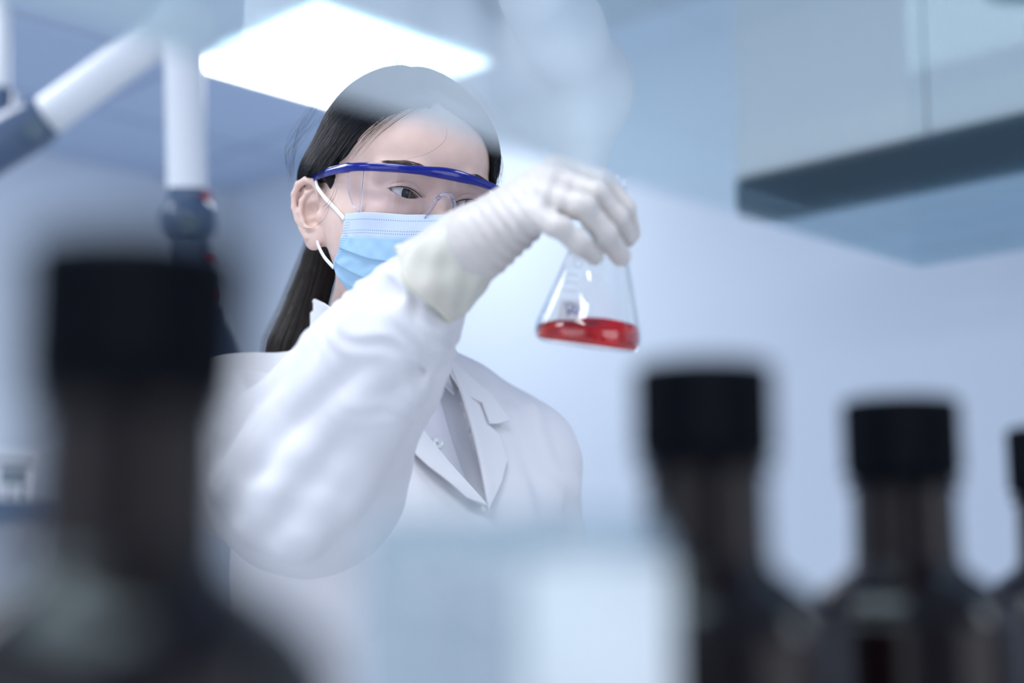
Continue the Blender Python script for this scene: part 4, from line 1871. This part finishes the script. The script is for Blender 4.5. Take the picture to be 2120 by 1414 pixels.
DA = 2.75
arm = thing('extraction_arm', 'white fume extraction arm with a hanging hood left of the person', 'extraction arm', P(385, 455, DA))
cyl(MB(), P(98, 240, DA + 0.1), P(385, 30, DA + 0.02), 0.040).build('arm_tube', M_tube, arm)
cyl(MB(), P(381, 75, DA), P(387, 392, DA), 0.038).build('arm_tube', M_tube, arm)
e = MB()
ball(e, P(383, 42, DA), 0.052)
e.build('elbow', M_tube, arm)
j = MB()
cyl(j, P(387, 392, DA), P(388, 440, DA), 0.037)
ball(j, P(390, 462, DA), 0.056)
cyl(j, P(392, 490, DA), P(396, 640, DA), 0.037, 0.042)
j.build('joint', M_joint, arm)
k = MB()
cyl(k, P(388, 470, DA - 0.062), P(389, 468, DA - 0.045), 0.020)
k.build('knob', M_disc, arm)
for y, x in ((408, 428), (545, 432), (610, 434)):
    q = P(x, y, DA - 0.02)
    MB().box((-0.007, -0.006, -0.008), (0.007, 0.006, 0.008), lambda p: q + np.array(p)).build('clip', M_red, arm, smooth=False)
hd = MB()
c = P(398, 800, DA)
hp = [(0.042, 0.155), (0.048, 0.13), (0.07, 0.10), (0.088, 0.06), (0.096, 0.015), (0.098, 0.0), (0.094, 0.0), (0.085, 0.06), (0.066, 0.097), (0.04, 0.13), (0.034, 0.155)]
hd.lathe(hp, c, 48, closed=True)
hd.build('hood', M_joint, arm)

# its shoulder joint at the left, with the next arm's lower half
arm2 = thing('extraction_arm', 'second extraction arm, only a thin drop tube at the left edge', 'extraction arm', P(2, 195, DA + 0.35))
j = MB()
ball(j, P(74, 254, DA + 0.1), 0.050)
cyl(j, P(74, 254, DA + 0.1), P(-60, 330, DA + 0.08), 0.052, 0.056)
j.build('joint', M_joint, arm)
k = MB()
cyl(k, P(72, 268, DA + 0.03), P(72, 268, DA + 0.06), 0.020)
k.build('knob', M_disc, arm)
cyl(MB(), P(2, -80, DA + 0.35), P(2, 195, DA + 0.35), 0.020).build('drop_tube', M_tube, arm2)
cyl(MB(), P(-2, 195, DA + 0.35), P(-12, 300, DA + 0.3), 0.034).build('tube_collar', M_joint, arm2)

# ---------------------------------------------------------------- overhead canopy shelf hanging at the right
M_can = mat('warm_grey_laminate', (0.80, 0.77, 0.75), 0.6)
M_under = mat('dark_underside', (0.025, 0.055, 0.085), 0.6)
HZ = 1.2 + 0.76
f0, f1 = PZ(1525, 380, HZ), PZ(2120, 248, HZ)
u_f = float((f0 + f1) @ UA) / 2
v0_ = float(f0 @ VA)
bk = PZ(1740, 415, HZ)
u_b = float(bk @ UA)
print('canopy', u_f, u_b, v0_, [float(x @ VA) for x in (f0, f1, bk)], [float(x @ UA) for x in (f0, f1, bk)])
can = thing('overhead_shelf', 'grey overhead shelf with dark underside hanging at the upper right', 'shelf', rw(u_f, v0_, HZ))
MB().box((u_f, v0_, HZ), (u_b, v0_ + 2.2, HZ + 0.085), lambda p: rw(*p)).build('shelf_board', M_can, can, smooth=False)
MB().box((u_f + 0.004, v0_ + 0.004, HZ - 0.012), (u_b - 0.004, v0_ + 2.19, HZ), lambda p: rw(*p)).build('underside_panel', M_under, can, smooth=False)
for dv in (0.9, 2.0):
    MB().box((u_b - 0.12, v0_ + dv, HZ + 0.085), (u_b - 0.10, v0_ + dv + 0.02, CEIL), lambda p: rw(*p)).build('hanger_rod', M_frame, can, smooth=False)

# ---------------------------------------------------------------- bench rack in front of the lens: glass shelf overhead, bottle shelf below
GZ = 1.2 + 0.176
gcor = PZ(1876, 553, GZ)
gu1, gv1 = float(gcor @ UA), float(gcor @ VA)
g_l = PZ(280, 70, GZ)
print('glass corner', gu1, gv1, 'line', float(g_l @ UA), float(g_l @ VA), float(PZ(2120, 525, GZ) @ UA), float(PZ(2120, 525, GZ) @ VA))

# ---------------------------------------------------------------- wall shelf with an instrument at the left edge
sp0 = PZ(40, 1040, 1.2 + 0.02)
vs0 = VC + 0.34
qd = pxray([(40, 1035)])[0]
tt = (VC + 0.34 - float(CAM @ VA)) / float(qd @ VA)
sw = CAM + qd * tt
su, szz = float(sw @ UA), float(sw[2])
ws = thing('wall_shelf', 'dark wall shelf with a white instrument at the left edge', 'shelf', rw(su, VC, szz))
MB().box((su - 1.0, VC + 0.002, szz - 0.06), (su + 0.3, VC + 0.34, szz), lambda p: rw(*p)).build('shelf_board', M_joint, ws, smooth=False)
for du in (-0.7, 0.2):
    MB().box((su + du, VC + 0.002, szz - 0.2), (su + du + 0.03, VC + 0.25, szz - 0.06), lambda p: rw(*p)).build('bracket', M_frame, ws, smooth=False)
ins = thing('lab_instrument', 'white box instrument with a small dark display on the wall shelf', 'instrument', rw(su, VC + 0.2, szz))
MB().box((su - 0.35, VC + 0.05, szz), (su + 0.09, VC + 0.30, szz + 0.11), lambda p: rw(*p)).build('housing', M_frame, ins, smooth=False, bevel=0.004)
MB().box((su - 0.36, VC + 0.04, szz + 0.125), (su + 0.10, VC + 0.31, szz + 0.155), lambda p: rw(*p)).build('lid', M_frame, ins, smooth=False, bevel=0.004)
MB().box((su - 0.34, VC + 0.06, szz + 0.11), (su + 0.08, VC + 0.29, szz + 0.125), lambda p: rw(*p)).build('lid_gap', M_disc, ins, smooth=False)
MB().box((su - 0.04, VC + 0.30, szz + 0.055), (su + 0.05, VC + 0.303, szz + 0.095), lambda p: rw(*p)).build('display', M_disc, ins, smooth=False)
for i in range(3):
    MB().box((su - 0.06 + 0.05 * i, VC + 0.30, szz + 0.012), (su - 0.052 + 0.05 * i, VC + 0.304, szz + 0.035), lambda p: rw(*p)).build('button', M_disc, ins, smooth=False)
M_shelfglass = clear_mat('shelf_glass', (0.86, 0.95, 0.97), 1.52, 0.02, 1.0, power=1.15, refl=(0.9, 0.98, 1.0))
vE = float(g_l @ VA) * 0.5 + gv1 * 0.5
# the long edge runs along UA at v = vE; the shelf spreads to the camera's right of it
SHV = 0.34
glass_shelf = slab('glass_shelf', -0.75, gu1, vE, vE + SHV, GZ, GZ + 0.006, M_shelfglass)
tag(glass_shelf, 'clear glass shelf overhead mirroring the white coat', 'glass shelf')
M_gside = clear_mat('side_glass', (0.80, 0.90, 0.92), 1.52, 0.02, 1.0, power=5.0)
side = slab('glass_end_panel', gu1, gu1 + 0.006, vE, vE + SHV, GZ, GZ + 0.30, M_gside)
tag(side, 'upright glass panel at the far end of the glass shelf', 'glass panel')

M_steel = mat('brushed_steel', (0.55, 0.57, 0.6), 0.35, metal=0.9)
M_white = mat('white_laminate', (0.72, 0.75, 0.8), 0.5)
BZ = 1.2 + 0.0655 - 0.180
low = slab('rack_board', -0.75, 1.1, -0.34, -0.08, BZ - 0.018, BZ, M_white)
tag(low, 'white rack shelf board the brown bottles stand on', 'shelf')

# unseen bench and cupboards added so the glass shelf mirrors a dark band
M_bench = mat('dark_blue_grey_cupboard', (0.03, 0.05, 0.07), 0.5)
M_top = mat('added_bench_top', (0.30, 0.38, 0.48), 0.4)

M_pale = mat('pale_cupboard_door', (0.62, 0.64, 0.66), 0.5)
wh = ['first from the corner', 'second from the corner', 'third from the corner', 'fourth from the corner', 'nearest the lens']
for i in range(5):
    v0b = -1.73 + 0.9 * i
    t = thing('added_cupboard', 'unseen added cupboard mirrored in the glass shelf, dark drawer over pale doors, ' + wh[i], 'cupboard', rw(UC - 0.6, v0b, 0), 'added cupboards along the right wall')
    MB().box((UC - 0.60, v0b, 0), (UC - 0.003, v0b + 0.8995, 0.86), lambda p: rw(*p)).build('body', M_pale, t, smooth=False)
    MB().box((UC - 0.62, v0b, 0.745), (UC - 0.60, v0b + 0.8995, 0.86), lambda p: rw(*p)).build('drawer', M_bench, t, smooth=False)
    for k in (0, 1):
        MB().box((UC - 0.62, v0b + 0.003 + 0.447 * k, 0.08), (UC - 0.60, v0b + 0.4445 + 0.447 * k, 0.740), lambda p: rw(*p)).build('door', M_pale, t, smooth=False)
bt_ = slab('added_bench_top', UC - 0.65, UC - 0.003, -1.73, 2.77, 0.863, 0.90, M_top)
tag(bt_, 'added blue grey bench top along the right wall, seen only mirrored', 'bench top')

# ---------------------------------------------------------------- reagent bottles
M_amber = mat('dark_amber_glass', (0.007, 0.0035, 0.004), 0.12)
M_capb = mat('black_plastic', (0.002, 0.003, 0.006), 0.4)
for m_q, v_q in ((M_amber, 0.24), (M_capb, 0.08)):
    m_q.node_tree.nodes['Principled BSDF'].inputs['Specular IOR Level'].default_value = v_q


def rib_cap(c, r, h, z, n=60):
    mb = MB()
    v, f = [], []
    prof = [(0.0, z), (0.90, z), (1.0, z + 0.0012), (1.0, z + h - 0.0015), (0.93, z + h), (0.80, z + h), (0.78, z + h - 0.0008), (0.0, z + h - 0.0008)]
    m_ = len(prof)
    for i in range(n * 2):
        a = math.pi * i / n
        k = r * (1 + (0.022 if i % 2 else -0.012))
        for p_, zz in prof:
            rr = (k if p_ >= 0.99 else r) * p_
            v.append((c[0] + rr * math.cos(a), c[1] + rr * math.sin(a), c[2] + zz))
    for i in range(n * 2):
        j = (i + 1) % (n * 2)
        for q in range(m_ - 1):
            f.append((i * m_ + q, j * m_ + q, j * m_ + q + 1, i * m_ + q + 1))
    return mb.add(v, f)


def bottle(c, label):
    t = thing('reagent_bottle', label, 'bottle', c, 'brown bottles with black caps along the rack')
    pr = [(0.030, 0.0005), (0.040, 0.0), (0.0425, 0.003), (0.043, 0.009), (0.043, 0.086), (0.0418, 0.094), (0.037, 0.102), (0.029, 0.109), (0.0225, 0.114), (0.0205, 0.120), (0.0200, 0.152)]
    c3 = catmull([(r, h, 0) for r, h in pr], 4)
    MB().lathe([(0.0, 0.002)] + [(max(r, 0), h) for r, h, _ in c3] + [(0, 0.152)], c, 64).build('bottle_body', M_amber, t, auto=False)
    rib_cap(c, 0.0225, 0.031, 0.149).build('cap', M_capb, t)
    MB().lathe([(0.0195, 0.1445), (0.0222, 0.1445), (0.0222, 0.1478), (0.0195, 0.1478)], c, 48, closed=True).build('neck_ring', M_capb, t)
    return t


for (x, y, d, lab) in ((288, 480, 0.293, 'nearest brown bottle at the far left, largest and most blurred'),
                       (1455, 740, 0.468, 'middle brown bottle, next to the pale jar on its right'),
                       (1862, 815, 0.566, 'brown bottle between the middle one and the one at the right edge'),
                       (2185, 875, 0.680, 'brown bottle cut off by the right edge of the picture')):
    w = P(x, y, d)
    print('bottle', w.round(3), float(w @ UA), float(w @ VA))
    bottle(np.array([w[0], w[1], BZ]), lab)

# wide pale jar between the first two
w = P(1068, 1060, 0.385)
cb = np.array([w[0], w[1], BZ])
t = thing('clouded_jar', 'pale clouded jar with a white label between the brown bottles', 'jar', cb)
M_clear_b = clear_mat('clouded_glass', (0.9, 0.95, 0.97), 1.5, 0.15, 1.0, body=(0.66, 0.73, 0.78), bodyfac=0.45)
M_label = mat('white_paper_label', (0.80, 0.81, 0.82), 0.8)
pr = [(0.030, 0.0005), (0.040, 0.0), (0.041, 0.004), (0.0415, 0.010), (0.0415, 0.114), (0.0405, 0.119), (0.038, 0.120), (0.037, 0.124), (0.039, 0.128)]
c3 = catmull([(r, h, 0) for r, h in pr], 4)
MB().lathe([(0.0, 0.002)] + [(r, h) for r, h, _ in c3], cb, 64).build('jar_body', M_clear_b, t, auto=False)
v, f = [], []
for i in range(31):
    a = R(-88) + R(75) * i / 30
    for z in (0.006, 0.116):
        v.append(cb + np.array([0.0419 * math.cos(a), 0.0419 * math.sin(a), z]))
f = [(2 * i, 2 * i + 2, 2 * i + 3, 2 * i + 1) for i in range(30)]
o = MB().add(v, f).build('paper_label', M_label, t)
sdm = o.modifiers.new('thickness', 'SOLIDIFY')
sdm.thickness = 0.0003
